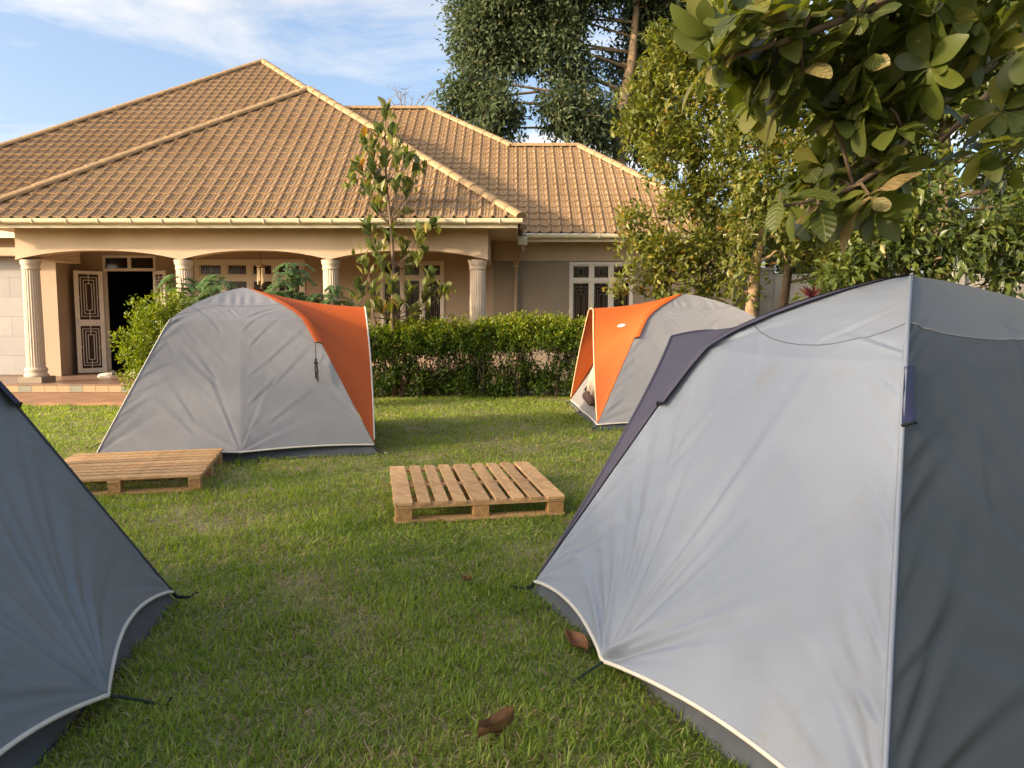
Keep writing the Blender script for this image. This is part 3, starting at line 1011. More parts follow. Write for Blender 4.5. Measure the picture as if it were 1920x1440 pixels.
def caps(a, c_, lift=0.015):
    a, c_ = np.asarray(a, float), np.asarray(c_, float)
    d = unit(c_ - a); Ln = np.linalg.norm(c_ - a)
    up = np.array([0, 0, 1.0]); s_ = unit(np.cross(up, d)); u_ = np.cross(d, s_)
    n_ = int(round(Ln / 0.35))
    st = Ln / n_
    for k in range(n_):
        wo = a + d * st * k + u_ * (lift + random.uniform(-0.004, 0.004))
        if not (-2.0 < wo[0] / wo[1] + 1.0 < 2.0): continue
        ob = bpy.data.objects.new('ridge_cap', CAP_ME)
        COL.objects.link(ob); ob.parent = HOUSE
        mm = Matrix(((-d[0], -s_[0], u_[0], 0), (-d[1], -s_[1], u_[1], 0), (-d[2], -s_[2], u_[2], 0), (0, 0, 0, 1)))
        mm.translation = Vector(wo + d * st) - ORIG[HOUSE.name]
        ob.matrix_basis = mm


caps(BL, BA); caps(BRt, BA); caps(AL, AA); caps(AR, AA); caps(R0, R1); caps(R2, R1); caps(R2, R3); caps(C1, R3); caps((BA[0], back + 0.3, BA[2]), BA)

# ------------------------------------------------------------------ boundary wall
BW = empty('boundary_wall', (10, 18.5, 0), 'stained grey concrete boundary wall behind the right-hand trees', 'wall')
for k in range(-1, 6):
    xa = 6.25 + k * 2.3
    b = MB(); b.box(xa, xa + 2.0, 18.5, 18.66, 0, 2.50); b.build('panel', 'concrete', BW)
    b = MB(); b.box(xa - 0.298, xa - 0.002, 18.42, 18.70, 0, 2.58); b.build('pillar', 'concrete', BW)
    b = MB(); b.box(xa - 0.34, xa + 0.04, 18.38, 18.74, 2.582, 2.65); b.build('coping', 'concrete', BW)
b = MB()
pts = [(6.2 + 0.02 * k, 18.58 + 0.16 * math.cos(k * 0.55), 2.82 + 0.16 * math.sin(k * 0.55)) for k in range(420)]
b.tube(pts, 0.006, 4, cap=False); b.build('razor_wire', 'wire', BW)

# ------------------------------------------------------------------ vegetation
def leaves(pos, axis, nrm, ln, wd, fold=0.12, droop=0.15):
    """arrays -> verts, faces : folded five-point leaves"""
    n = len(pos)
    ax = unit(axis)
    sd_ = unit(np.cross(nrm, ax)); nr = np.cross(ax, sd_)
    ln = ln[:, None]; wd = wd[:, None]
    V = np.zeros((n, 5, 3), np.float32)
    V[:, 0] = pos
    V[:, 1] = pos + ax * ln * 0.5 + sd_ * wd * 0.5 + nr * wd * fold * 2
    V[:, 2] = pos + ax * ln * 0.5 - sd_ * wd * 0.5 + nr * wd * fold * 2
    V[:, 3] = pos + ax * ln * 0.5
    V[:, 4] = pos + ax * ln - nr * ln * droop
    i0 = np.arange(n)[:, None] * 5
    F = np.concatenate([i0 + np.array([q]) for q in ([0, 3, 1], [0, 2, 3], [1, 3, 4], [3, 2, 4])], 0)
    return V.reshape(-1, 3), F


def rand_dirs(n):
    d = RNG.normal(size=(n, 3))
    return unit(d)


def lobes_sprays(lobes, per_m2, shell=0.55):
    """points spread mostly over the outer shell of each lobe; returns positions and outward directions"""
    P_, D_, K_ = [], [], []
    for i, (c, r) in enumerate(lobes):
        c = np.asarray(c, float); r = np.asarray(r, float) if np.ndim(r) else np.array([r, r, r], float)
        area = 4 * math.pi * (np.prod(r) ** (2 / 3))
        n = max(6, int(area * per_m2))
        d = rand_dirs(n)
        q = shell + (1.08 - shell) * RNG.random(n) ** 0.6
        # lumpy outline
        q *= 1 + 0.26 * np.sin(5 * d[:, 0] + 3 * i) * np.sin(6 * d[:, 2] + 2 * i) + 0.14 * np.sin(13 * d[:, 1] + i)
        P_.append(c + d * r * q[:, None]); D_.append(d); K_.append(np.full(n, i))
    return np.concatenate(P_), np.concatenate(D_), np.concatenate(K_)


def sprays_to_leaves(P_, D_, k, ln, wd, spread, up=0.35, droop=0.0, cluster=0.0, tintbase=None, tintup=0.25):
    n = len(P_) * k
    p = np.repeat(P_, k, 0) + RNG.normal(0, spread, (n, 3))
    d = np.repeat(D_, k, 0)
    ax = unit(d * 0.8 + rand_dirs(n) * 0.95 + np.array([0, 0, up - droop]))
    nr = unit(np.array([0, 0, 1.0]) + rand_dirs(n) * 0.75 + d * 0.35)
    l = ln * RNG.uniform(0.65, 1.25, n); w_ = wd * RNG.uniform(0.75, 1.2, n)
    tb = RNG.normal(0.42, 0.20, n) + np.repeat(RNG.normal(0, 0.12, len(P_)), k)
    tint = np.clip(tb, 0, 0.93)
    tint = np.where(RNG.random(n) < 0.012, 1.0, tint)
    V, F = leaves(p, ax, nr, l, w_)
    return V, F, np.repeat(tint, 5)


def limb_tree(name, label, cat, base, trunk, rad, lobes, bark, lm, per_m2, k, ln, wd, spread, group=None, twigs=5, extra=None, up=0.35, droop=0.0, shell=0.55, seed=1, limb_r=0.35, kids=None):
    """trunk polyline, limbs bent out to every lobe, twigs inside the lobes, leaf sprays over the lobes"""
    rr = random.Random(seed)
    t = empty(name, base, label, cat, group)
    b = MB()
    tp = [np.asarray(p, float) for p in trunk]
    b.tube(tp, rad, 10)
    b.build('trunk', bark, t, smooth=True)
    for (c, r) in lobes:
        b = MB()
        c = np.asarray(c, float); rm = float(np.mean(r))
        # leave the trunk from the point that lies best below the lobe
        cand = []
        for i in range(len(tp) - 1):
            for f_ in (0.15, 0.5, 0.85):
                q = tp[i] * (1 - f_) + tp[i + 1] * f_
                cost = np.linalg.norm(c - q) + 2.0 * max(0, q[2] - c[2] + 0.3 * rm)
                cand.append((cost, i + f_, q))
        cand.sort(key=lambda a: a[0])
        q = cand[0][2]; ii = cand[0][1]
        r0 = max(0.012, limb_r * (rad[int(ii)] if not np.isscalar(rad) else rad))
        dist = np.linalg.norm(c - q)
        mid = (q + c) / 2 + np.array([rr.uniform(-.1, .1), rr.uniform(-.1, .1), rr.uniform(-0.02, 0.14)]) * dist
        mid2 = (mid + c) / 2 + np.array([rr.uniform(-.07, .07), rr.uniform(-.07, .07), rr.uniform(-0.03, 0.08)]) * dist
        b.tube([q, mid, mid2, c], [r0, r0 * 0.75, r0 * 0.55, r0 * 0.35], 6)
        for _ in range(twigs):
            d = np.array([rr.gauss(0, 1), rr.gauss(0, 1), rr.gauss(0.3, 1)]); d /= np.linalg.norm(d)
            e = c + d * np.asarray(r) * rr.uniform(0.7, 1.0)
            m_ = (c + e) / 2 + np.array([rr.uniform(-.12, .12) for _ in range(3)]) * rm
            b.tube([c, m_, e], [r0 * 0.35, r0 * 0.25, r0 * 0.10], 4)
        b.build('branch', bark, t, smooth=True)
    P_, D_, K_ = lobes_sprays(lobes, per_m2, shell)
    V, F, ti = sprays_to_leaves(P_, D_, k, ln, wd, spread, up, droop)
    tri_mesh('crown', V, F, lm, t, tint=ti, kind='stuff')
    return t


def lob(px, py, y, rpx, ry=None):
    c = at(px, py, y)
    r = rpx * y / FPX
    return (c, (r, (ry or 1.0) * r, r))


# ---- hedge of leafy shrubs
HY = 14.05
HED = empty('hedge', (-0.65, HY, 0), 'trimmed yellow-green hedge between the lawn and the porch', 'hedge')
b = MB(); hl = []
rr = random.Random(5)
for k in range(34):
    x = -2.75 + 4.15 * k / 33 + rr.uniform(-0.05, 0.05)
    y = HY + rr.uniform(-0.18, 0.18)
    for _ in range(3):
        e = np.array([x + rr.uniform(-0.22, 0.22), y + rr.uniform(-0.2, 0.2), rr.uniform(0.8, 1.25)])
        m_ = np.array([x + rr.uniform(-0.1, 0.1), y + rr.uniform(-0.1, 0.1), rr.uniform(0.3, 0.6)])
        b.tube([(x, y, -0.01), m_, e], [0.014, 0.010, 0.005], 5)
    for _ in range(4):
        a = np.array([x + rr.uniform(-0.1, 0.1), y + rr.uniform(-0.15, 0.15), rr.uniform(0.25, 0.7)])
        b.tube([a, a + np.array([rr.uniform(-0.2, 0.2), rr.uniform(-0.2, 0.1), rr.uniform(0.08, 0.3)])], [0.005, 0.002], 4)
b.build('stems', 'bark_dark', HED)['kind'] = 'stuff'
for k in range(64):
    x = -2.8 + 4.25 * k / 63 + rr.uniform(-0.06, 0.06)
    top = 1.36 + 0.09 * (x > -0.9) + 0.05 * math.sin(3.1 * x) + rr.uniform(-0.07, 0.05)
    hl.append(((x, HY + rr.uniform(-0.24, 0.24), top - 0.20), (0.24, 0.24, 0.20)))
    hl.append(((x + rr.uniform(-.1, .1), HY + rr.uniform(-0.28, 0.28), top - 0.45), (0.24, 0.22, 0.20)))
    for _ in range(2):
        hl.append(((x + rr.uniform(-.2, .2), HY + rr.uniform(-0.3, 0.25), rr.uniform(0.12, 0.66)), (0.15, 0.15, 0.15)))
P_, D_, K_ = lobes_sprays(hl, 58, 0.3)
V, F, ti = sprays_to_leaves(P_, D_, 8, 0.060, 0.032, 0.035, up=0.55)
zc = np.repeat(V.reshape(-1, 5, 3)[:, 0, 2], 5)
yc = V.reshape(-1, 5, 3)[:, 0, 1].repeat(5)
ti = np.clip(ti + 0.34 * np.clip((zc - 1.0) / 0.4, -0.9, 1), 0, 1)      # leaves get yellower towards the top, darker towards the bottom
tri_mesh('foliage', V, F, 'leaf_hedge', HED, tint=ti, kind='stuff')

# ---- round bush beside the door
BU = empty('bush', (-5.4, 11.4, 0), 'bright yellow-green rounded bush behind the left of the centre tent', 'bush')
lb = [lob(300, 615, 11.3, 42), lob(262, 655, 11.2, 40), lob(322, 590, 11.4, 40), lob(290, 690, 11.2, 42), lob(275, 720, 11.3, 32), lob(355, 640, 11.5, 48), lob(265, 605, 11.3, 20), lob(252, 575, 11.3, 10), lob(330, 720, 11.4, 50), lob(400, 680, 11.6, 50)]
b = MB()
for c, r in lb:
    b.tube([(-5.2, 11.4, 0), (np.asarray(c) + np.array([-5.2, 11.4, 0.2])) / 2, c], [0.018, 0.012, 0.006], 5)
b.build('stems', 'bark_dark', BU)
P_, D_, K_ = lobes_sprays(lb, 120, 0.35)
V, F, ti = sprays_to_leaves(P_, D_, 12, 0.055, 0.030, 0.035, up=0.4)
ti = np.clip(ti + 0.15, 0, 1)
tri_mesh('foliage', V, F, 'leaf_bush', BU, tint=ti, kind='stuff')


# ---- feathery plants behind the centre tent
def feather_plant(label, stem_px, tips, y):
    base = at(stem_px, 700, y); base[2] = 0
    t = empty('feathery_shrub', tuple(base), label, 'shrub', 'feathery shrubs behind the centre tent')
    b = MB(); P_, A_, N_, L_, W_ = [], [], [], [], []
    for (px, py, side) in tips:
        top = at(px, py, y + random.uniform(-0.15, 0.15))
        b.tube([base, base * 0.4 + top * 0.6 + np.array([0.03, 0, 0.05]), top], [0.016, 0.012, 0.006], 5)
        for q in range(12):
            az = random.uniform(0, 2 * math.pi)
            d = np.array([math.cos(az), math.sin(az), 0.0])
            if random.random() < 0.4: d[0] = abs(d[0]) * side
            ln = random.uniform(0.22, 0.34)
            o = top - np.array([0, 0, random.uniform(0, 0.28)])
            pts = [o + d * ln * s_ + np.array([0, 0, 1.0]) * (0.30 * ln * math.sin(s_ * 2.3) - 0.35 * ln * s_ * s_) for s_ in np.linspace(0, 1, 9)]
            b.tube(pts, 0.003, 3)
            sdv = np.array([-d[1], d[0], 0])
            for i in range(2, 9):
                tang = unit(pts[i] - pts[i - 1])
                for sg in (-1, 1):
                    P_.append(pts[i]); A_.append(sdv * sg + tang * 0.45 + np.array([0, 0, -0.25])); N_.append(np.array([0, 0, 1.0]) + 0.3 * tang)
                    L_.append(0.135 * (1.15 - 0.06 * i)); W_.append(0.060)
    b.build('stems', 'bark_twig', t)
    V, F = leaves(np.array(P_), np.array(A_), np.array(N_), np.array(L_), np.array(W_), 0.06, 0.12)
    tri_mesh('foliage', V, F, 'leaf_fern', t, tint=np.repeat(RNG.random(len(P_)), 5), kind='stuff')


feather_plant('feathery green shrub in front of the porch column nearest the door', 352, [(340, 520, -1), (368, 535, 1), (352, 560, -1)], 12.4)
feather_plant('small feathery shrub peeking just above the grey tent top on its left', 415, [(412, 520, -1), (440, 545, 1)], 12.2)
feather_plant('tallest feathery shrub, right of the hanging chime above the tent', 530, [(535, 505, 1), (555, 500, -1), (520, 540, -1), (560, 545, 1)], 12.3)
feather_plant('feathery shrub over the orange awning in front of the third column', 612, [(605, 548, -1), (625, 540, 1), (585, 570, -1)], 12.4)

# ---- big tree behind the house
lb = [lob(900, 70, 30, 52), lob(965, 30, 30, 62), lob(878, 165, 29.5, 38), lob(920, 205, 29, 46), lob(945, 240, 29, 30), lob(858, 195, 29.5, 26), lob(1040, 20, 30, 58), lob(1045, 90, 29.6, 48), lob(945, 105, 30, 44), lob(995, 75, 29.8, 40), lob(1055, 205, 29, 38),
      lob(1100, 215, 29, 44), lob(1085, 145, 30, 34), lob(1130, 255, 30, 36), lob(1155, 120, 31, 22), lob(1215, 60, 31, 50), lob(1260, 10, 31, 60), lob(1200, 190, 31, 45), lob(1230, 250, 31, 55),
      lob(960, -60, 30, 90), lob(1080, -70, 30, 90), lob(1200, -80, 30, 80), lob(1320, -40, 31, 90), lob(1290, 100, 31, 70), lob(900, 20, 30, 45)]
limb_tree('shade_tree', 'huge dark green tree rising behind the roof of the right wing', 'tree', (4.2, 30, 0),
          [(4.2, 30, 0), at(1162, 330, 30), at(1160, 235, 30), at(1185, 110, 30), at(1192, 30, 30), at(1200, -60, 30)], [0.36, 0.28, 0.24, 0.17, 0.12, 0.07], lb, 'bark_pale', 'leaf_rear', 8, 26, 0.25, 0.10, 0.24, twigs=6, up=-0.1, shell=0.4, seed=3, limb_r=0.3)
# distant leafless tree
t = empty('bare_tree', (-3.6, 33, 0), 'leafless twiggy tree top just above the middle roof ridge', 'tree')
b = MB(); rr = random.Random(9)
top0 = at(765, 230, 33)
b.tube([(top0[0], 33, 0), top0], [0.12, 0.05], 6); b.build('trunk', 'bark_twig', t)
b = MB()
for (px, py) in ((738, 160), (750, 170), (760, 165), (775, 178), (790, 185), (728, 185), (815, 165)):
    e = at(px, py, 33); m_ = (top0 + e) / 2 + np.array([rr.uniform(-.15, .15), 0, 0.1])
    b.tube([top0, m_, e], [0.03, 0.02, 0.008], 4)
    for _ in range(4):
        a = m_ + (e - m_) * rr.random(); b.tube([a, a + np.array([rr.uniform(-.45, .45), rr.uniform(-.2, .2), rr.uniform(0.0, .35)])], [0.012, 0.005], 4)
b.build('twigs', 'bark_twig', t)

# ---- trees on the right, in front of the wing and the boundary wall
lb = [lob(1245, 130, 12.6, 44), lob(1290, 95, 12.6, 44), lob(1225, 205, 12.5, 46), lob(1300, 185, 12.4, 58), lob(1250, 285, 12.4, 52), lob(1330, 270, 12.3, 52), lob(1190, 245, 12.5, 26), lob(1200, 170, 12.5, 22), lob(1275, 370, 12.3, 42), lob(1195, 405, 12.2, 24), lob(1180, 465, 12.2, 22), lob(1175, 540, 12.2, 20), lob(1240, 75, 12.6, 22),
      lob(1325, 365, 12.3, 46), lob(1240, 470, 12.2, 40), lob(1300, 470, 12.2, 46), lob(1210, 510, 12.2, 26), lob(1255, 530, 12.2, 32), lob(1340, 530, 12.3, 36), lob(1350, 440, 12.4, 36), lob(1345, 60, 12.8, 50)]
limb_tree('slender_tree', 'bushy yellow-green tree hiding the right end of the tiled wing', 'tree', (3.15, 12.6, 0),
          [(3.15, 12.6, 0), at(1318, 560, 12.5), at(1312, 430, 12.5), at(1300, 300, 12.5), at(1290, 180, 12.5)], [0.05, 0.045, 0.04, 0.03, 0.015], lb, 'bark', 'leaf_right', 24, 20, 0.125, 0.054, 0.085, twigs=4, shell=0.3, seed=4, group='small trees on the right')
lb = [lob(1400, 180, 11.6, 52), lob(1390, 280, 11.6, 50), lob(1460, 230, 11.6, 52), lob(1430, 340, 11.5, 46), lob(1480, 310, 11.4, 46), lob(1400, 410, 11.5, 36), lob(1470, 410, 11.4, 34), lob(1385, 490, 11.5, 26), lob(1395, 545, 11.6, 22), lob(1500, 360, 11.4, 36), lob(1440, 120, 11.7, 45), lob(1520, 180, 11.7, 55), lob(1530, 440, 11.5, 32), lob(1540, 330, 11.6, 45), lob(1470, 470, 11.5, 26), lob(1590, 260, 11.8, 45)]
limb_tree('slender_tree', 'tree with a peeling orange-brown trunk that forks above the grey-orange tent', 'tree', (4.3, 11.6, 0),
          [(3.65, 11.6, 0), at(1408, 575, 11.6), at(1420, 480, 11.6), at(1432, 430, 11.6), at(1475, 385, 11.6), at(1490, 280, 11.6)], [0.10, 0.085, 0.07, 0.06, 0.04, 0.02], lb, 'bark_pale', 'leaf_right', 24, 20, 0.125, 0.054, 0.085, twigs=4, shell=0.3, seed=5, group='small trees on the right')
lb = [lob(1545, 300, 13.2, 50), lob(1590, 400, 13.0, 46), lob(1530, 480, 13.0, 24), lob(1580, 220, 13.4, 52), lob(1640, 320, 13.4, 50), lob(1600, 480, 13.0, 40), lob(1500, 470, 13.2, 30), lob(1550, 400, 13.2, 40), lob(1560, 520, 13.0, 30), lob(1640, 430, 13.2, 40), lob(1500, 100, 13.5, 50), lob(1650, 200, 13.5, 50)]
limb_tree('slender_tree', 'thin grey-trunked tree leaning in front of the concrete wall', 'tree', (4.7, 13.4, 0),
          [(4.6, 13.4, 0), at(1468, 580, 13.4), at(1482, 480, 13.4), at(1520, 400, 13.4), at(1560, 300, 13.4)], [0.09, 0.08, 0.07, 0.05, 0.025], lb, 'bark', 'leaf_right', 22, 20, 0.13, 0.056, 0.09, twigs=4, shell=0.3, seed=6, group='small trees on the right')
# trees beyond the boundary wall
for k, (px, y_, lab) in enumerate(((1440, 23.0, 'low dark tree beyond the wall, just right of the house corner'), (1560, 23.5, 'hazy tree beyond the boundary wall, behind the leaning grey trunk'), (1740, 24.5, 'hazy tree beyond the boundary wall, above the apex of the biggest tent'), (1900, 24.0, 'hazy tree beyond the boundary wall at the right edge'))):
    lb = [lob(px + dx, py, y_ + random.uniform(-.6, .6), r_) for dx, py, r_ in ((-70, 470, 40), (-20, 430, 48), (40, 450, 46), (85, 480, 36), (-40, 375, 36), (20, 385, 34))]
    b0 = at(px, 500, y_)
    limb_tree('garden_tree', lab, 'tree', (float(b0[0]), y_, 0), [(b0[0], y_, 0), (b0[0] + 0.1, y_, 2.2), at(px, 420, y_)], [0.2, 0.16, 0.08], lb, 'bark', 'leaf_rear', 26, 9, 0.2, 0.09, 0.12, twigs=2, shell=0.3, seed=50 + k, group='trees beyond the boundary wall')
# broad-leaved tree right behind the big tent
lb = [lob(1590, 505, 9.6, 40), lob(1655, 470, 9.5, 44), lob(1720, 440, 9.4, 44), lob(1785, 470, 9.4, 46), lob(1845, 430, 9.5, 44), lob(1905, 470, 9.5, 50), lob(1760, 370, 9.6, 40), lob(1690, 370, 9.6, 36), lob(1640, 540, 9.6, 28), lob(1740, 520, 9.5, 30), lob(1880, 530, 9.3, 28), lob(1560, 540, 9.5, 26), lob(1945, 390, 9.6, 50)]
limb_tree('broadleaf_tree', 'broad-leaved tree with a thin brown trunk right behind the biggest tent', 'tree', (4.85, 9.6, 0),
          [(4.75, 9.6, 0), at(1692, 535, 9.6), at(1700, 470, 9.6), at(1712, 400, 9.6), at(1750, 340, 9.6)], [0.06, 0.05, 0.045, 0.035, 0.02], lb, 'bark', 'leaf_broad', 34, 10, 0.165, 0.066, 0.08, twigs=4, shell=0.3, droop=0.75, seed=7, group='small trees on the right')
lb = [lob(1880, 120, 12, 50), lob(1830, 170, 12, 50), lob(1660, 230, 12.2, 50), lob(1740, 190, 12.3, 50), lob(1860, 330, 12.2, 30), lob(1700, 360, 12.5, 40), lob(1640, 320, 12.5, 45), lob(1800, 120, 12, 60), lob(1870, 60, 12, 60), lob(1900, 170, 12, 50), lob(1840, 215, 12, 46), lob(1730, 250, 12.2, 46), lob(1700, 150, 12.2, 55), lob(1790, 300, 12, 22), lob(1900, 290, 12, 40), lob(1930, 350, 12, 40), lob(1690, 290, 12.2, 40), lob(1760, 60, 12.4, 60)]
limb_tree('broadleaf_tree', 'taller dark-trunked tree at the far right with sky showing through', 'tree', (6.8, 12.2, 0),
          [(6.75, 12.2, 0), at(1770, 420, 12.2), at(1772, 320, 12.2), at(1768, 250, 12.2), at(1800, 150, 12.2), at(1850, 60, 12.2)], [0.17, 0.15, 0.13, 0.10, 0.06, 0.03], lb, 'bark', 'leaf_broad', 22, 14, 0.16, 0.064, 0.10, twigs=5, shell=0.3, droop=0.3, seed=8, group='small trees on the right')


# ---- unseen trees left of and behind the camera, added to filter the low sun
for k, (x_, y_, h_) in enumerate(((-10.2, -7.2, 6.6), (-10.0, -3.6, 6.9), (-9.8, -0.2, 6.6), (-10.0, 3.0, 6.0))):
    lb = [((x_ + random.uniform(-.5, .5), y_ + random.uniform(-.5, .5) + dy_, z_), (1.4, 1.5, 1.1)) for z_ in np.arange(0.9, h_ - 0.6, 0.9) for dy_ in (-0.9, 0.9)]
    limb_tree('shade_tree', ('unseen tree added to filter the sun, at the start of the row', 'second unseen tree of the row added to filter the sun', 'third unseen tree of the row added to filter the sun', 'unseen tree added to filter the sun, at the house end of the row')[k], 'tree', (x_, y_, 0), [(x_, y_, 0), (x_, y_, h_ * 0.5), (x_ + 0.1, y_, h_ - 0.8)], [0.16, 0.12, 0.05], lb, 'bark', 'leaf_right', (2.4, 2.2, 1.8, 1.0)[k], 7, 0.24, 0.12, 0.14, twigs=0, shell=0.3, seed=30 + k, group='unseen trees added to filter the sun')

# ---- single big leaves : young tree in the hedge and the almond tree overhead
def leaf_mesh(name, m, ln, wd, obov, bend, fold, wave, seed):
    rr = random.Random(seed)
    v, f = [], []
    nseg = 8
    prof = []
    for i in range(nseg + 1):
        t = i / nseg
        w_ = wd * 0.5 * (math.sin(math.pi * min(1, t ** obov)) ** 0.62) if 0 < i < nseg else (0.004 if i == 0 else wd * 0.10)
        prof.append((t, max(0.003, w_)))
    for t, w_ in prof:
        x = ln * t
        z = -bend * ln * t * t + 0.02 * ln
        wv = wave * wd * math.sin(9 * t + seed)
        v += [(x, -w_, z + fold * w_ + wv), (x, 0, z), (x, w_, z + fold * w_ - wv * 0.7)]
    for i in range(nseg):
        a = 3 * i
        f += [(a, a + 1, a + 4, a + 3), (a + 1, a + 2, a + 5, a + 4)]
    me = mkmesh(name, v, f, m, smooth=True)
    return me


def place_leaf(me, parent, pos, ax, nr, s):
    ax = unit(ax); sd_ = unit(np.cross(nr, ax)); n_ = np.cross(ax, sd_)
    o = bpy.data.objects.new('leaf', me)
    COL.objects.link(o); o.parent = parent
    M = Matrix(((ax[0] * s, sd_[0] * s, n_[0] * s, 0), (ax[1] * s, sd_[1] * s, n_[1] * s, 0), (ax[2] * s, sd_[2] * s, n_[2] * s, 0), (0, 0, 0, 1)))
    M.translation = Vector(pos) - ORIG[parent.name]
    o.matrix_basis = M
    return o


YM = [leaf_mesh('leaf', 'leaf_young', 0.25, 0.125, 1.5, b_, 0.35, 0.03, i) for i, b_ in enumerate((0.05, 0.15, 0.25, 0.0))]
YY = 13.95
YT = empty('young_tree', (-2.1, YY, 0), 'slim young tree with upright leaf clusters growing out of the hedge', 'tree')
tr = [at(738, 700, YY), at(736, 600, YY), at(738, 500, YY), at(733, 420, YY), at(724, 340, YY), at(722, 260, YY), at(722, 205, YY)]
tr[0][2] = 0
b = MB(); b.tube(tr, [0.045, 0.04, 0.034, 0.028, 0.02, 0.013, 0.005], 8); b.build('trunk', 'bark', YT, smooth=True)
b = MB(); b.tube([tr[0], at(700, 590, YY), at(690, 520, YY)], [0.03, 0.02, 0.01], 6)
rr = random.Random(21)
tips = [(722, 208), (712, 250), (735, 250), (697, 285), (682, 262), (676, 312), (664, 335), (700, 322), (722, 300), (745, 300), (765, 302), (780, 318), (690, 352), (714, 352), (742, 345), (764, 355), (706, 388),
        (690, 428), (700, 465), (730, 440), (760, 412), (785, 438), (806, 425), (758, 462), (684, 492), (716, 492), (768, 500), (790, 478), (806, 520), (832, 545), (674, 540), (700, 545), (735, 535), (765, 548), (795, 562), (715, 575), (745, 575), (775, 585), (688, 580)]
leafn = 0
for (px, py) in tips:
    yy = YY + rr.uniform(-0.3, 0.3)
    e = at(px, py, yy)
    low = e[2] - 0.35 - 0.5 * abs(e[0] - tr[3][0])
    q = min(tr, key=lambda p: abs(p[2] - max(low, 0.6)))
    b.tube([q, (q + e) / 2 + np.array([(e[0] - q[0]) * 0.18, 0, -0.05]), e], [0.010, 0.008, 0.004], 5)
    ax0 = unit(np.array([(e[0] - q[0]) * 0.5, (e[1] - q[1]) * 0.5, 0.7]))
    nl = 8 if leafn < 220 else 7
    for k in range(nl):
        if leafn >= 300: break
        az = 2.4 * k + rr.uniform(-.3, .3)
        out = np.array([math.cos(az), math.sin(az), 0])
        ax = unit(ax0 * rr.uniform(0.75, 1.2) + out * rr.uniform(0.35, 0.75))
        pos = e - ax0 * rr.uniform(-0.02, 0.20)
        place_leaf(rr.choice(YM), YT, pos, ax, unit(ax0 * 0.6 - out + np.array([0, 0, 0.1])), rr.uniform(0.85, 1.2))
        leafn += 1
b.build('branches', 'bark', YT, smooth=True)
P_ = np.array([at(px + rr.uniform(-12, 12), py + rr.uniform(-5, 25), YY + rr.uniform(-0.3, 0.3)) for px, py in tips * 2])
V, F, ti = sprays_to_leaves(P_, np.repeat([[0, 0, 1.0]], len(P_), 0), 4, 0.20, 0.085, 0.06, up=0.9)
tri_mesh('foliage', V, F, 'leaf_right', YT, tint=ti * 0.8, kind='stuff')

# almond tree whose trunk stands right of the frame, branches reaching in over the big tent
AM = [leaf_mesh('leaf', 'leaf_almond', 0.205, 0.108, 1.75, b_, f_, w_, i + 10) for i, (b_, f_, w_) in enumerate(((0.10, 0.25, 0.05), (0.30, 0.15, 0.08), (0.45, 0.3, 0.06), (0.2, -0.1, 0.10), (0.6, 0.2, 0.05)))]
AT = empty('almond_tree', (5.1, 4.6, 0), 'large-leaved tree reaching in overhead from the right edge', 'tree')
b = MB(); b.tube([(5.1, 4.6, 0), (5.05, 4.5, 1.2), (4.9, 4.4, 2.6), (4.8, 4.3, 4.2), (4.9, 4.2, 5.5)], [0.16, 0.14, 0.12, 0.10, 0.06], 12); b.build('trunk', 'bark', AT, smooth=True)
b = MB()
def A3(px, py, y): return at(px, py, y)
limb1 = [np.array([4.85, 4.35, 3.4]), A3(2100, -40, 4.2), A3(1920, 70, 4.0), A3(1830, 140, 3.8), A3(1745, 205, 3.7), A3(1700, 260, 3.6)]
limb2 = [np.array([4.82, 4.33, 3.9]), A3(2050, -160, 4.0), A3(1800, -60, 3.6), A3(1640, 10, 3.4), A3(1500, 70, 3.3), A3(1360, 110, 3.2)]
limb3 = [np.array([4.9, 4.4, 2.7]), A3(2150, 150, 4.2), A3(1960, 190, 4.0), A3(1860, 225, 3.9)]
limb4 = [A3(1700, 260, 3.6), A3(1660, 310, 3.55), A3(1600, 350, 3.5), A3(1530, 375, 3.45), A3(1465, 388, 3.4)]
limb5 = [np.array([4.9, 4.4, 2.9]), A3(2100, 20, 4.6), A3(1900, 130, 4.6), A3(1820, 210, 4.6), A3(1765, 265, 4.6)]
LIMBS = [(limb1, MB()), (limb2, MB()), (limb3, MB()), (limb4, MB()), (limb5, MB())]
for (l_, mb), rad_ in zip(LIMBS, ([0.05, 0.04, 0.032, 0.026, 0.02, 0.016], [0.05, 0.036, 0.028, 0.02, 0.014, 0.008], [0.04, 0.025, 0.018, 0.012], [0.016, 0.014, 0.012, 0.009, 0.006], [0.05, 0.035, 0.026, 0.02, 0.014])):
    mb.tube(l_, rad_, 8)
ros = [(1330, 112, 3.15), (1400, 70, 3.2), (1440, 125, 3.25), (1480, 40, 3.3), (1505, 130, 3.3), (1560, 75, 3.35), (1570, 165, 3.4), (1610, 20, 3.4), (1620, 115, 3.45), (1655, 190, 3.5), (1690, 60, 3.5), (1700, 140, 3.55), (1555, 215, 3.45), (1480, 185, 3.35), (1745, 30, 3.6), (1790, 90, 3.7), (1735, 205, 3.7), (1860, 20, 3.8), (1640, 255, 3.55),
       (1465, 372, 3.4), (1535, 340, 3.45), (1600, 310, 3.5), (1630, 365, 3.5), (1575, 400, 3.5), (1590, 355, 3.45), (1650, 300, 3.6), (1535, 385, 3.4), (1850, 232, 3.9), (1905, 265, 3.9), (1885, 310, 4.0), (1920, 20, 3.9), (1410, 15, 3.2), (1540, 5, 3.3), (1680, 0, 3.5), (1800, 5, 3.7)]
allp = [(p, mb) for l_, mb in LIMBS[:4] for p in l_[1:]]
rr = random.Random(33)
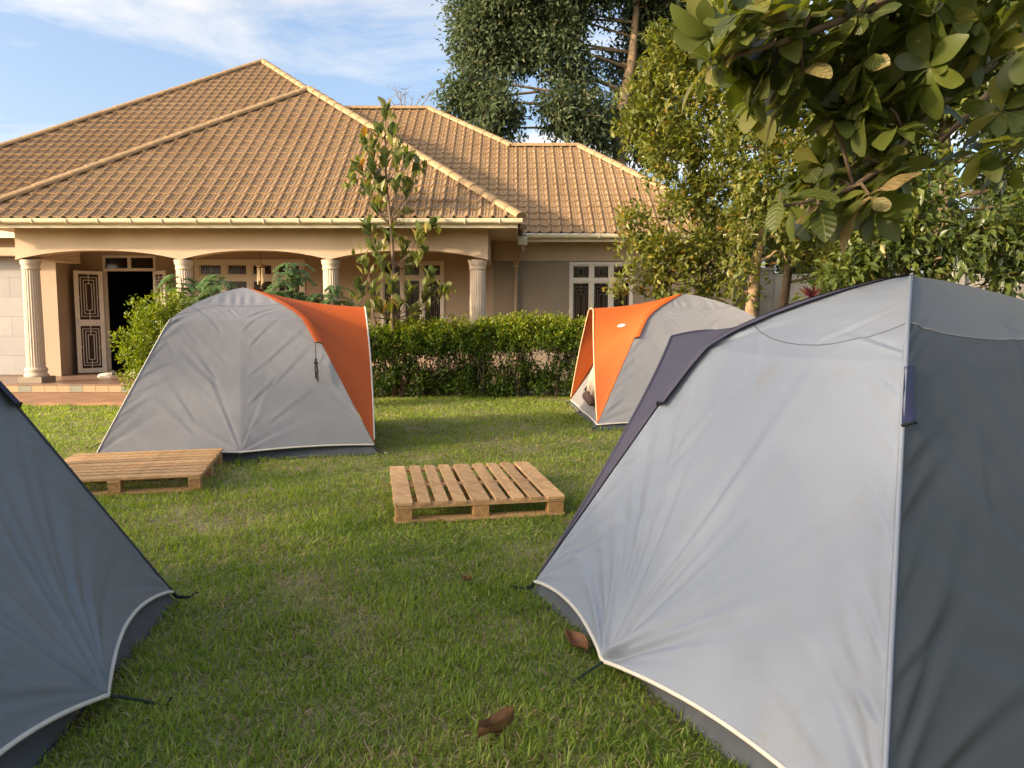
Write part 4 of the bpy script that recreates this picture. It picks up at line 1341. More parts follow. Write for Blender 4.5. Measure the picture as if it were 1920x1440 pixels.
for (px, py, y) in ros:
    y += rr.uniform(-0.15, 0.25)
    e = A3(px, py, y)
    q, lmb = min(allp, key=lambda p: np.linalg.norm(p[0] - e))
    if np.linalg.norm(q - e) > 0.04:
        lmb.tube([q, (q + e) / 2 + np.array([0, 0, 0.03]), e], [0.010, 0.008, 0.006], 6)
    tdir = unit((e - q) * 0.6 + np.array([-0.25, 0, 0.25])) if np.linalg.norm(e - q) > 0.05 else unit(np.array([-0.6, -0.1, 0.3]))
    s1 = unit(np.cross(tdir, np.array([0, 0, 1.0]))); s2 = np.cross(s1, tdir)
    nl = rr.choice((7, 8, 9))
    for k in range(nl):
        az = 2 * math.pi * k / nl + rr.uniform(-.35, .35)
        out = s1 * math.cos(az) + s2 * math.sin(az)
        ax = unit(tdir * rr.uniform(0.0, 0.7) + out + np.array([0, 0, -0.35 * rr.random()]))
        nr = unit(tdir * 0.9 - out * 0.3 + np.array([0, 0, 0.45]) + np.array([rr.gauss(0, .25) for _ in range(3)]))
        place_leaf(rr.choice(AM), AT, e - tdir * rr.uniform(0, 0.05), ax, nr, rr.uniform(0.55, 1.15))
for l_, mb in LIMBS:
    mb.build('branch', 'bark', AT, smooth=True)
# the rest of its crown: leaves of the same shape, joined
TV_, TF_, TT_ = [], [], []
tv = [np.array([tuple(q.co) for q in me.vertices]) for me in AM]
tf = np.array([tuple(p.vertices) for p in AM[0].polygons])
nb = 0


def crown_rosette(e, nl, size):
    global nb
    tdir = unit(np.array([rr.gauss(-0.4, .4), rr.gauss(0, .4), rr.gauss(0.25, .35)]))
    s1 = unit(np.cross(tdir, np.array([0, 0, 1.0]))); s2 = np.cross(s1, tdir)
    for k in range(nl):
        az = 2 * math.pi * k / nl + rr.uniform(-.35, .35)
        out = s1 * math.cos(az) + s2 * math.sin(az)
        ax = unit(tdir * rr.uniform(0.0, 0.7) + out + np.array([0, 0, -0.3 * rr.random()]))
        nr = unit(tdir * 0.9 - out * 0.3 + np.array([0, 0, 0.4]) + np.array([rr.gauss(0, .25) for _ in range(3)]))
        sd_ = unit(np.cross(nr, ax)); n_ = np.cross(ax, sd_)
        q = tv[rr.randrange(len(tv))] * rr.uniform(0.5, 1.1) * size
        TV_.append(e + q[:, :1] * ax + q[:, 1:2] * sd_ + q[:, 2:3] * n_); TF_.append(tf + nb); TT_.append(np.full(len(q), min(1, max(0, rr.gauss(0.45, 0.28)))))
        nb += len(q)


zone = [(1330, 1430, 40, 150, 7), (1380, 1560, 0, 190, 24), (1520, 1760, -20, 230, 42), (1700, 1930, -20, 90, 22), (1480, 1660, 300, 400, 7), (1560, 1700, 230, 330, 6), (1830, 1930, 200, 320, 5)]
for (xa, xb, ya, yb, cnt) in zone:
    for _ in range(cnt):
        e = A3(rr.uniform(xa, xb), rr.uniform(ya, yb), rr.uniform(3.3, 4.3))
        crown_rosette(e, 8, 1.0)
        q = min([p for p, _m in allp], key=lambda p: np.linalg.norm(p - e))
for (c, r) in [((3.9, 3.9, 4.4), (1.1, 1.0, 0.6)), ((5.2, 3.4, 4.8), (1.2, 1.2, 0.7)), ((2.4, 3.6, 4.15), (0.9, 0.6, 0.3)), ((5.6, 5.2, 4.9), (1.3, 1.2, 0.8)), ((4.4, 2.4, 4.3), (1.0, 0.9, 0.5))]:
    for _ in range(14):
        d = unit(np.array([rr.gauss(0, 1) for _ in range(3)]))
        crown_rosette(np.array(c) + d * np.array(r) * rr.uniform(0.3, 1), 8, 1.15)
tri_mesh('crown', np.concatenate(TV_), np.concatenate(TF_), 'leaf_almond_far', AT, tint=np.concatenate(TT_), smooth=True, kind='stuff')

# small purple cordyline by the wall
c0 = at(1520, 560, 8.2)
t = empty('cordyline', (float(c0[0]), 8.2, 0), 'small dark purple plant tip showing above the big tent edge', 'plant')
b = MB(); b.tube([(c0[0], 8.2, 0), c0], [0.012, 0.008], 5); b.build('stem', 'bark_dark', t)
dd = np.array([[math.cos(a), math.sin(a) * 0.6, 1.0 + 0.5 * (i % 2)] for i, a in enumerate(np.linspace(0, 5.6, 9))])
V, F = leaves(np.repeat([c0], 9, 0), dd, np.array([[0.1, -1, 0.2]] * 9), np.full(9, 0.17), np.full(9, 0.035))
tri_mesh('foliage', V, F, 'leaf_cordyline', t, tint=np.repeat(RNG.random(9), 5))

# ------------------------------------------------------------------ tents
PS = np.array([0, .08, .16, .25, .34, .43, .50, .54, .60, .8, 1.0])
PZ = np.array([1, .984, .962, .932, .894, .848, .800, .745, .650, .325, 0.0])


def pole_z(s):
    return np.interp(s, PS, PZ)


def project(p):
    p = np.asarray(p, float)
    d = p[..., 1] * _c - (p[..., 2] - EYE) * _s
    return 960 + FPX * p[..., 0] / d, 720 - FPX * (p[..., 1] * _s + (p[..., 2] - EYE) * _c) / d


def grid_obj(name, G, m, parent, hole=None, smooth=True):
    """G: (n, m, 3) grid of world points"""
    a, c_ = G.shape[:2]
    idx = np.arange(a * c_).reshape(a, c_)
    F = np.stack([idx[:-1, :-1], idx[:-1, 1:], idx[1:, 1:], idx[1:, :-1]], -1)
    F = F[~hole] if hole is not None else F.reshape(-1, 4)
    return tri_mesh(name, G.reshape(-1, 3), F.reshape(-1, 4), m, parent, smooth=smooth)


class Tent:
    def __init__(self, name, label, T, group, hem=0.975):
        self.c = [np.array([x, y, 0.0]) for x, y in T['c']]
        self.h = T['h']; self.hem = hem
        self.ap = np.mean(self.c, 0)
        self.root = empty(name, tuple(self.ap), label, 'tent', group)

    def pole(self, i, s):
        s = np.asarray(s, float)
        p = self.ap + (self.c[i] - self.ap) * s[..., None]
        p = p.copy(); p[..., 2] = self.h * pole_z(s)
        return p

    def wall(self, i, j, m, mcap, nu=40, nv=36, pull=0.13, arc=0.085, seam=0.36, dip=0.075, creases=0, seed=0, hole=None, side_folds=(0, 0), amp=1.0, capfolds=0, field=5, seam_m='seam_thread', vee=0, us=0.5):
        rng = np.random.default_rng(seed)
        W = np.linalg.norm(self.c[j] - self.c[i]); H = math.hypot(self.h, np.linalg.norm((self.c[i] + self.c[j]) / 2 - self.ap))
        e = unit(self.c[j] - self.c[i]); nrm = unit(np.array([e[1], -e[0], 0.0]))
        if np.dot(nrm, (self.c[i] + self.c[j]) / 2 - self.ap) < 0: nrm = -nrm
        nrm3 = unit(nrm * 0.8 + np.array([0, 0, 0.5]))
        # crease list: origin (a, b) on the panel, angle, length, width, amplitude, kind
        cl = []
        if creases:
            for a0, lo, hi, nn_ in ((W * us, 12, 80, creases), (W * us, 100, 168, creases), (0.0, 8, 62, creases // 2), (W, 118, 172, creases // 2)):
                for k in range(nn_):
                    th = R(lo + (hi - lo) * (k + rng.uniform(0.1, 0.9)) / nn_)
                    cl.append((a0, 0.0, th, rng.uniform(0.45, 1.25), rng.uniform(0.006, 0.011), rng.uniform(0.006, 0.014) * amp * rng.choice((-1, 1, 1)), rng.random() < 0.6))
            for k in range(field):       # short slanting drapes in the field
                a0 = rng.uniform(0.12, 0.88) * W
                cl.append((a0, rng.uniform(0.25, 0.75) * H, R(rng.choice((rng.uniform(110, 140), rng.uniform(45, 65)))), rng.uniform(0.3, 0.6), 0.020, rng.uniform(0.004, 0.008) * amp, True))
        for k in range(vee):                   # folds that run up and out from the middle line
            b0 = (0.0 + 0.62 * (k + rng.uniform(0.2, 0.8)) / vee) * H
            for sg in (-1, 1):
                th = R(rng.uniform(28, 42)) if sg > 0 else R(180 - rng.uniform(36, 52))
                cl.append((W / 2 + sg * rng.uniform(0.02, 0.55) ** 1.3, b0 + rng.uniform(0, 0.06), th, rng.uniform(0.35, 0.8), rng.uniform(0.012, 0.020), rng.uniform(0.003, 0.009) * amp, True))
            a0 = rng.uniform(0.3, 0.7) * W     # short puckers under the roof seam
            cl.append((a0, 0.60 * H, R(rng.uniform(215, 250) if a0 > W / 2 else rng.uniform(285, 320)), rng.uniform(0.12, 0.25), 0.012, 0.006 * amp, True))
        for sd_, cnt in zip((0, 1), side_folds):
            for k in range(cnt):
                b0 = (0.04 + 0.56 * (k + rng.uniform(0, 0.6)) / cnt) * H
                off = 0.5 * W * b0 / H
                th = R(rng.uniform(18, 42)); th = th if sd_ == 0 else math.pi - th
                cl.append((off + 0.01 if sd_ == 0 else W - off - 0.01, b0, th, rng.uniform(0.25, 0.5), rng.uniform(0.010, 0.018), rng.uniform(0.006, 0.012) * amp, True))

        def surf(u, s):
            A_ = self.pole(i, s); B_ = self.pole(j, s)
            P_ = A_ * (1 - u[..., None]) + B_ * u[..., None]
            g = np.clip((s - 0.40) / (self.hem - 0.40), 0, 1) ** 1.7
            tent_f = np.where(u < us, u / us, (1 - u) / (1 - us)) ** 1.25
            arcx = np.where(u < us, u / us, (u - us) / (1 - us))
            P_ = P_ + nrm * (pull * tent_f * g)[..., None]
            ah = np.clip((s - 0.72) / (self.hem - 0.72), 0, 1) ** 1.6
            P_[..., 2] += arc * np.abs(np.sin(math.pi * arcx)) ** 0.8 * ah
            P_ = P_ - nrm * (0.05 * arc / 0.085 * np.abs(np.sin(math.pi * arcx)) * ah)[..., None]
            P_ = P_ - nrm3 * (0.035 * 4 * u * (1 - u) * np.sin(np.pi * np.clip(s, 0, 1)) ** 1.0)[..., None]
            a = 0.5 * W + (u - 0.5) * W * s                         # panel metres
            b_ = (1 - s / self.hem) * H
            dsp = np.zeros_like(u)
            for (oa, ob, th, ln, w0, am, kind) in cl:
                dx, dy = a - oa, b_ - ob
                al = dx * math.cos(th) + dy * math.sin(th); pe = -dx * math.sin(th) + dy * math.cos(th)
                wid = w0 + 0.045 * np.maximum(al, 0)
                q = pe / wid
                fall = np.clip(al / 0.06, 0, 1) * np.exp(-np.clip(al / ln, 0, 9) ** 2 * 1.6)
                bell = np.exp(-q * q)
                dsp += am * fall * (bell * (1 - 0.0) if not kind else 1.3 * q * bell)
            dsp += 0.0020 * wob(a * 3.0, b_ * 3.0, seed) + 0.0010 * wob(a * 9 + b_ * 3, b_ * 8, seed + 2)
            edge = np.clip(np.minimum(u, 1 - u) / 0.03, 0, 1)
            return P_ + nrm3 * (dsp * edge)[..., None]
        u = np.linspace(0, 1, nu)
        ssm = seam + dip * 4 * u * (1 - u) - 0.0
        q = np.linspace(0, 1, nv) ** 1.15
        S = self.hem + (ssm[None, :] - self.hem) * q[:, None]
        Uu = np.repeat(u[None, :], nv, 0)
        G = surf(Uu, S)
        hm = None
        if hole is not None:
            uc = (Uu[:-1, :-1] + Uu[1:, 1:]) / 2; sc_ = (S[:-1, :-1] + S[1:, 1:]) / 2
            hm = hole(uc, sc_)
        p = grid_obj('wall_panel', G, m, self.root, hm)
        nc = max(8, nv // 4)
        q = np.linspace(0, 1, nc)
        S2 = ssm[None, :] * (1 - q[:, None]) + 0.001
        U2 = np.repeat(u[None, :], nc, 0)
        G2 = surf(U2, S2)
        if capfolds:
            a = 0.5 * W + (U2 - 0.5) * W * S2
            G2 = G2 + nrm3 * (0.0045 * np.sin(a * capfolds + 2.0 * np.sin(a * 9)) * np.clip(1 - q[:, None] * 1.5, 0, 1) * np.clip(q[:, None] * 5, 0, 1) * (U2 > .1) * (U2 < .9))[..., None]
        grid_obj('roof_panel', G2, mcap, self.root)
        b = MB(); b.tube([pp + nrm3 * 0.001 for pp in G[-1, 1:-1]], 0.003, 5); b.build('seam', seam_m, p)
        b = MB(); b.tube(list(G[0]), 0.0095, 6); b.build('hem_piping', 'piping', p, smooth=True)
        self.last = G
        # guy line from the middle of the hem to a peg
        mid = G[0, int(round(us * (nu - 1)))]
        peg = mid + nrm * 0.20 + e * 0.03; peg[2] = 0.0
        b = MB(); b.tube([mid, (mid + peg) / 2 + np.array([0, 0, 0.004]), peg], 0.006, 6); b.build('guy_line', 'guy_green', self.root)
        b = MB(); b.tube([peg + nrm * 0.02 + np.array([0, 0, 0.035]), peg, peg - np.array([0, 0, 0.03])], 0.004, 5); b.build('peg', 'strap', self.root)
        return p

    def floor(self, m='tent_floor'):
        v, f = [], []
        cc = [self.ap + (p - self.ap) * k for k in (0.995, 0.925) for p in self.c]
        for k, z in ((0, 0.0), (1, 0.135)):
            for q in range(4):
                p = cc[4 * k + q].copy(); p[2] = z; v.append(p)
        f = [(i, (i + 1) % 4, 4 + (i + 1) % 4, 4 + i) for i in range(4)]
        v += [np.array([p[0], p[1], 0.012]) for p in cc[:4]]
        f.append((8, 9, 10, 11))
        obj('groundsheet', v, f, m, self.root)

    def corner_fix(self, i, peg_metal=False):
        o = self.pole(i, np.array(self.hem)); d = unit((self.c[i] - self.ap) * np.array([1, 1, 0]))
        pg = self.c[i] + d * 0.06
        b = MB(); b.tube([o, o + d * 0.02 - np.array([0, 0, 0.03]), pg + np.array([0, 0, 0.012])], 0.010, 5); b.build('strap', 'strap', self.root)
        b = MB(); b.tube([pg + d * 0.03 + np.array([0, 0, 0.03]), pg + np.array([0, 0, 0.03]), pg - np.array([0, 0, 0.04])], 0.005, 6)
        b.build('peg', 'steel' if peg_metal else 'strap', self.root)

    def pole_seam(self, i, s0=0.02, m='piping', r=0.006):
        s = np.linspace(s0, self.hem, 26)
        b = MB(); b.tube(list(self.pole(i, s) + np.array([0, 0, 0.003])), r, 6); b.build('pole_seam', m, self.root, smooth=True)

    def strip(self, i, j, m, s1=0.61, wd=0.075, s0=0.06, off=0.03):
        """fabric sleeve cover lying along pole i, on the panel shared with corner j; its lower end hangs free"""
        s = np.linspace(s0, s1, 26)
        A_ = self.pole(i, s)
        e = unit(self.c[j] - self.c[i]); nrm = np.array([e[1], -e[0], 0.0])
        if np.dot(nrm, (self.c[i] + self.c[j]) / 2 - self.ap) < 0: nrm = -nrm
        nn_ = unit(nrm * 0.8 + np.array([0, 0, 0.55]))
        k = ((s - s0) / (s1 - s0))
        wv = (wd * np.clip(s / 0.25, 0.15, 1) * (1 + 0.15 * k))[:, None]
        lift = (0.012 + off * k ** 3)[:, None]
        G = np.stack([A_ + nn_ * 0.006 - e * 0.01, A_ + nn_ * lift + e * wv * 0.5, A_ + nn_ * (lift * 0.9) + e * wv], 1)
        o = grid_obj('pole_strip', G, m, self.root)
        b = MB(); b.tube([G[-1, 0], G[-1, 1], G[-1, 2]], 0.006, 5); b.build('strip_end', 'strap', o)
        return G[-1, 2]

    def awning(self, i, j, m, mp_, half=0.12, outw=0.0, z=1.56, n=34, tuck=0.0):
        """hood over the door between corners i and j"""
        e = unit(self.c[j] - self.c[i]); nrm = np.array([e[1], -e[0], 0.0])
        mid = (self.c[i] + self.c[j]) / 2
        if np.dot(nrm, mid - self.ap) < 0: nrm = -nrm
        tips = [mid - e * half + nrm * outw, mid + e * half + nrm * outw]
        for t_ in tips: t_[2] = z
        t = np.linspace(0, 1, n)
        edges = []
        sides = []
        for q, (ci, tp) in enumerate(((i, tips[0]), (j, tips[1]))):
            s = self.hem * (1 - t) + 0.004
            pl = self.pole(ci, s) + np.array([0, 0, 0.010]) + nrm * 0.004
            c0 = self.pole(ci, np.array(self.hem))
            # edge: from the corner up to the tip, bowed a little
            ctrl = c0 * 0.35 + tp * 0.65 + nrm * 0.04 + np.array([0, 0, -0.10]) + (mid - c0) * np.array([-0.06, -0.06, 0])
            if tuck:          # lower half of the edge hugs the pole
                ctrl = ctrl * (1 - tuck) + (self.pole(ci, np.array(0.62)) + nrm * 0.05) * tuck
            ed = ((1 - t) ** 2)[:, None] * c0 + (2 * t * (1 - t))[:, None] * ctrl + (t ** 2)[:, None] * tp
            k = np.linspace(0, 1, 16)
            G = pl[:, None] * (1 - k)[None, :, None] + ed[:, None] * k[None, :, None]
            sag = (np.sin(np.pi * k)[None, :] * np.sin(np.pi * t ** 0.8)[:, None]) * 0.045
            top_sag = (np.sin(np.pi * k)[None, :] * np.clip((t[:, None] - 0.55) / 0.45, 0, 1)) * 0.05
            G[..., 2] -= top_sag
            cen = np.array([self.ap[0], self.ap[1], 0.7])
            G = G - unit(G - cen) * (sag * 0.6)[..., None]
            rip = 0.006 * np.sin(t[:, None] * 26 + k[None, :] * 3) * np.sin(np.pi * k)[None, :] * np.sin(np.pi * t)[:, None]
            G = G + unit(G - cen) * rip[..., None]
            sides.append(G); edges.append(ed)
        k2 = np.linspace(0, 1, 9)
        top = sides[0][-1][:, None] * (1 - k2)[None, :, None] + sides[1][-1][:, None] * k2[None, :, None]
        top[..., 2] += 0.035 * (np.sin(np.pi * k2)[None, :]) * np.linspace(0, 1, 16)[:, None]
        allp = np.concatenate([sides[0], np.swapaxes(top, 0, 1)[1:-1], sides[1][::-1]], 0)
        aw = grid_obj('awning', allp, m, self.root)
        b = MB(); ring = list(edges[0][1:]) + list(np.swapaxes(top, 0, 1)[1:-1, -1]) + list(edges[1][::-1][:-1])
        b.tube(ring, 0.010, 6); b.build('edge_piping', mp_, aw, smooth=True)
        return aw, sides


TG = 'dome tents on the lawn'
# grey tent with orange awning, centre left
t1 = Tent('dome_tent', 'grey dome tent with an orange awning on its right side, by the left pallet', T1, TG, hem=0.964)
t1.floor()
t1.wall(0, 1, 'tent_grey', 'tent_grey', 170, 130, pull=0.10, arc=0.02, seam=0.33, dip=0.03, creases=2, seed=3, side_folds=(11, 8), amp=0.7, capfolds=46, field=5, vee=11)
t1.wall(1, 2, 'tent_grey', 'tent_grey', 40, 36, pull=0.0, arc=0.02)
t1.wall(2, 3, 'tent_grey', 'tent_grey', 40, 36, arc=0.03)
t1.wall(3, 0, 'tent_grey', 'tent_grey', 60, 50, arc=0.03, creases=6, seed=9)
t1.awning(1, 2, 'tent_orange', 'piping', half=0.10, outw=-0.02, z=1.57)
e1 = t1.strip(1, 0, 'tent_orange', 0.60, 0.06, off=0.02)
t1.pole_seam(0, 0.5, 'piping', 0.006)  # pale tube imitates the rim of light on the lower left edge
for k in range(4): t1.corner_fix(k, k == 1)
b = MB(); rr = random.Random(4)
WN = np.array([0.274, -0.962, 0.0])


def hang(dx, dz):
    return e1 + np.array([dx, 0, -dz]) + WN * (0.46 * dz + 0.022)


b.tube([e1, hang(0, 0.05), hang(0.002, 0.14), hang(-0.004, 0.21)], 0.0045, 5)
for k in range(6):
    dx = rr.uniform(-0.022, 0.022); zt = 0.17 + rr.uniform(0, 0.03); zb = 0.36 + rr.uniform(0, 0.07)
    b.tube([hang(dx * .3, zt), hang(dx, (zt + zb) / 2), hang(dx * .5, zb), hang(dx * .5 + 0.012, zb - 0.02), hang(-dx * .6, (zt + zb) / 2), hang(-dx * .3, zt)], 0.0065, 5)
b.tube([hang(-0.02, 0.215), hang(0.02, 0.22)], 0.013, 6)
b.build('guy_rope', 'strap', t1.root)

# orange-awning tent further back on the right
t3 = Tent('dome_tent', 'grey dome tent with an orange awning facing left, in front of the hedge end', T3, TG)
t3.floor()
t3.wall(0, 1, 'tent_grey', 'tent_grey', 130, 90, pull=0.10, arc=0.03, seam=0.33, dip=0.05, creases=8, seed=13, side_folds=(8, 3), capfolds=40, vee=7)
t3.wall(1, 2, 'tent_grey', 'tent_grey', 40, 36, arc=0.03)
t3.wall(2, 3, 'tent_grey', 'tent_grey', 40, 36, arc=0.03)
t3.wall(3, 0, 'tent_mesh', 'tent_grey', 60, 50, pull=0.0, arc=0.01, hole=lambda u, s: (np.abs(u - 0.5) < 0.30 - 0.25 * np.clip((0.55 - s) / 0.2, 0, 1)) & (s > 0.42) & (s < 0.90))
aw3, sd3 = t3.awning(3, 0, 'tent_orange', 'piping_orange', half=0.24, outw=-0.16, z=1.575)
t3.strip(0, 1, 'tent_orange', 0.60, 0.05, off=0.02)
for k in range(4): t3.corner_fix(k, k == 0)
# printed oval logo on the awning side that faces us
Gs = sd3[1]
px_, py_ = project(Gs)
k = np.argmin((px_ - 1166) ** 2 + (py_ - 610) ** 2)
ii, jj = np.unravel_index(k, px_.shape)
ii = min(max(ii, 1), Gs.shape[0] - 2); jj = min(max(jj, 1), Gs.shape[1] - 2)
o = Gs[ii, jj]
ta = unit(Gs[ii, jj + 1] - Gs[ii, jj - 1]); tb = unit(Gs[ii + 1, jj] - Gs[ii - 1, jj]); nr = unit(np.cross(ta, tb))
if np.dot(nr, np.array([0, 0, EYE]) - o) < 0: nr = -nr
hx = unit(np.array([1.0, 0.0, 0.12]) - nr * np.dot(nr, np.array([1.0, 0, 0.12]))); hz = np.cross(nr, hx) * -1
if hz[2] < 0: hz = -hz
v = [o + nr * 0.010] + [o + nr * 0.010 + hx * 0.058 * math.cos(a) + hz * 0.034 * math.sin(a) for a in np.linspace(0, 2 * math.pi, 25)[:-1]]
obj('logo', v, [(0, 1 + q, 1 + (q + 1) % 24) for q in range(24)], 'logo_white', aw3)
b = MB()
for (x0_, z0_, x1_, z1_) in ((-0.032, -0.006, -0.012, 0.010), (-0.012, 0.010, 0.010, -0.008), (0.010, -0.008, 0.034, 0.010)):
    b.tube([o + nr * 0.012 + hx * x0_ + hz * z0_, o + nr * 0.012 + hx * x1_ + hz * z1_], 0.0035, 4)
b.build('logo_mark', 'tent_orange', aw3)
# clothes just inside its door
dm = (t3.c[3] + t3.c[0]) / 2
ct = empty('hanging_clothes', (float(dm[0] + 0.25), float(dm[1]) - 0.3, 0), 'beige clothes bundle in the doorway of the far right tent', 'clothes')
v, f = [], []
rr = random.Random(2)
nn = 14
for i in range(9):
    t_ = i / 8
    for k in range(nn):
        a = 2 * math.pi * k / nn
        r_ = 0.05 + 0.17 * math.sin(math.pi * min(1, t_ * 0.8 + 0.12)) + 0.025 * math.sin(5 * a + 3 * t_) 
        v.append((dm[0] + 0.12 + 0.18 * t_ + 0.45 * r_ * math.cos(a), dm[1] - 0.45 + 1.5 * r_ * math.sin(a) + 0.1 * t_, 0.25 + 0.68 * t_ + 0.03 * math.sin(3 * a)))
for i in range(8):
    for k in range(nn):
        a0 = i * nn + k; a1 = i * nn + (k + 1) % nn
        f.append((a0, a1, a1 + nn, a0 + nn))
f += [tuple(range(nn))[::-1], tuple(8 * nn + k for k in range(nn))]
obj('jacket', v, f, 'cloth_beige', ct, smooth=True)
b = MB(); b.tube([(dm[0] + 0.10, dm[1] - 0.75, 0.28), (dm[0] + 0.06, dm[1] - 0.55, 0.36), (dm[0] + 0.10, dm[1] - 0.25, 0.30)], [0.05, 0.075, 0.05], 10); b.build('bag', 'cloth_dark', ct, smooth=True)

# big pale tent, right foreground
t2 = Tent('dome_tent', 'big pale blue-grey tent with a dark purple awning filling the right foreground', T2, TG)
t2.floor()
t2.wall(0, 1, 'tent_pale', 'tent_pale', 240, 200, pull=0.12, us=0.43, arc=0.05, seam=0.37, dip=0.085, creases=10, seed=5, side_folds=(3, 6), amp=1.5, seam_m='tent_cap')
t2.wall(1, 2, 'tent_pale_shaded', 'tent_cap', 150, 120, pull=0.15, arc=0.085, seam=0.37, dip=0.06, creases=8, seed=6, side_folds=(8, 2), amp=1.5, field=10)
t2.wall(2, 3, 'tent_pale_shaded', 'tent_cap', 40, 36)
t2.wall(3, 0, 'tent_pale_shaded', 'tent_cap', 40, 36, pull=0.0, arc=0.02)
t2.awning(3, 0, 'tent_purple', 'tent_purple', half=0.28, outw=0.30, z=1.37, tuck=0.8)
t2.strip(0, 1, 'tent_purple', 0.615, 0.065, off=0.03)
t2.strip(1, 2, 'tent_navy', 0.585, 0.034, s0=0.51, off=0.015)
t2.pole_seam(1, 0.02, 'tent_pale', 0.009)
for k in range(4): t2.corner_fix(k)

# dark blue tent, left foreground
t4 = Tent('dome_tent', 'dark blue-grey tent cut off by the left edge of the photo', T4, TG)
t4.floor()
t4.wall(3, 0, 'tent_bluegrey', 'tent_bluegrey', 200, 150, pull=0.12, arc=0.085, creases=9, seed=15, side_folds=(2, 5), amp=1.3)
t4.wall(0, 1, 'tent_pale_shaded', 'tent_pale_shaded', 40, 36)
t4.wall(1, 2, 'tent_pale', 'tent_pale_shaded', 40, 36)
t4.wall(2, 3, 'tent_pale_shaded', 'tent_pale_shaded', 40, 36)
t4.strip(0, 3, 'tent_navy', 0.60, 0.06)
t4.pole_seam(0, 0.05, 'tent_pale_shaded', 0.007)
for k in range(4): t4.corner_fix(k)


# ------------------------------------------------------------------ pallets
def pallet(label, o, ux, uy, L_, D_, slat_dir, seed):
    """o: near-left ground corner, ux along the near edge, uy away from the camera"""
    rr = random.Random(seed)
    ux = np.array([ux[0], ux[1], 0.0]); uy = np.array([uy[0], uy[1], 0.0]); uz = np.array([0, 0, 1.0])
    o = np.array([o[0], o[1], 0.0])
    cen = o + ux * L_ / 2 + uy * D_ / 2
    t = empty('pallet', tuple(cen), label, 'pallet', 'wooden pallets on the lawn')
    A_, La, B_, Lb = (ux, L_, uy, D_) if slat_dir == 'depth' else (uy, D_, ux, L_)   # slats are spread along A_, run along B_

    def board(name, a0, a1, b0, b1, z0, z1, m='pallet_wood'):
        # bevelled, slightly warped board
        bm = bmesh.new()
        w2, l2, h2 = (a1 - a0) / 2, (b1 - b0) / 2, (z1 - z0) / 2
        bmesh.ops.create_cube(bm, size=1.0)
        c = o + A_ * (a0 + a1) / 2 + B_ * (b0 + b1) / 2 + uz * (z0 + z1) / 2
        tw = rr.uniform(-0.003, 0.003)
        bmesh.ops.bevel(bm, geom=bm.edges[:], offset=0.06 if False else 0.0025 / max(0.02, min(w2, h2) * 2) * 0 + 0.03, segments=1, affect='EDGES')
        vs = []
        for vv in bm.verts:
            p = c + A_ * vv.co.x * 2 * w2 + B_ * vv.co.y * 2 * l2 + uz * (vv.co.z * 2 * h2 + tw * vv.co.x * vv.co.y * 4)
            vs.append(p)
        bm.verts.index_update()
        ff = [tuple(q.index for q in fc.verts) for fc in bm.faces]
        bm.free()
        return obj(name, vs, ff, m, t)
    widths = [0.135, 0.09, 0.09, 0.09, 0.135, 0.09, 0.09, 0.09, 0.135]
    gap = (La - sum(widths)) / 8
    x = 0.0
    for w_ in widths:
        j = rr.uniform(-0.006, 0.006)
        board('slat', x, x + w_, j, Lb + rr.uniform(-0.008, 0.004), 0.140, 0.161)
        x += w_ + gap
    bws = (0.0, Lb / 2 - 0.055, Lb - 0.11)
    aws = (0.004, La / 2 - 0.065, La - 0.134)
    for b0 in bws:
        board('cross_board', 0.003, La - 0.003, b0 + 0.004, b0 + 0.106, 0.119, 0.1395)
    for a0 in aws:
        for b0 in bws:
            board('block', a0 + 0.004, a0 + 0.126, b0 + 0.008, b0 + 0.104, 0.0335, 0.1185, 'pallet_block')
    # skids run under the blocks along the near edge
    if slat_dir == 'depth':
        for b0 in bws:
            board('skid', 0.0, La, b0 + 0.006, b0 + 0.102, 0.010, 0.033)
    else:
        for a0 in aws:
            board('skid', a0 + 0.006, a0 + 0.122, 0.0, Lb, 0.010, 0.033)
    return t


u2 = unit(np.array([1.245, 0.240])); v2 = np.array([-u2[1], u2[0]])
pallet('wooden pallet alone in the middle of the lawn, its slats pointing at the house', (-0.845, 5.36), u2, unit(np.array([-0.255, 1.395])), 1.265, 1.38, 'depth', 1)
u1 = unit(np.array([1.30, 0.30])); v1 = unit(np.array([-0.30, 1.30]))
fr = np.array([-2.640, 6.375])
pallet('wooden pallet lying against the front of the grey-orange tent on the left', fr - u1 * 1.36, u1, v1, 1.36, 1.32, 'across', 2)


# ------------------------------------------------------------------ small things
def dry_leaf(label, x, y, ang, ln, m, curl):
    n1, n2 = 9, 5
    G = np.zeros((n1, n2, 3))
    for i in range(n1):
        t_ = i / (n1 - 1)
        w_ = 0.28 * ln * math.sin(math.pi * t_ ** 0.8) + 0.003
        for j in range(n2):
            q = (j / (n2 - 1) - 0.5) * 2
            lx, ly = ln * (t_ - 0.5), w_ * q * 0.75
            z_ = 0.035 + curl * ln * (q * q * 0.5) + 0.25 * ln * (t_ - 0.3) ** 2 + 0.01 * math.sin(7 * t_ + 2 * q)
            G[i, j] = (x + lx * math.cos(ang) - ly * math.sin(ang), y + lx * math.sin(ang) + ly * math.cos(ang), z_)
    o = grid_obj('fallen_leaf', G, m, None)
    tag(o, label, 'leaf', 'fallen leaves on the lawn')


dry_leaf('curled reddish dead leaf beside the stake of the biggest tent', 0.285, 3.28, R(125), 0.16, 'dead_leaf', 0.5)
dry_leaf('brown dead leaf on the grass at the bottom edge, low centre', -0.055, 2.57, R(35), 0.15, 'dead_leaf_brown', 0.7)
dry_leaf('small dark curled leaf on the grass right of the frame centre', -0.25, 4.12, R(150), 0.07, 'dead_leaf_brown', 0.6)

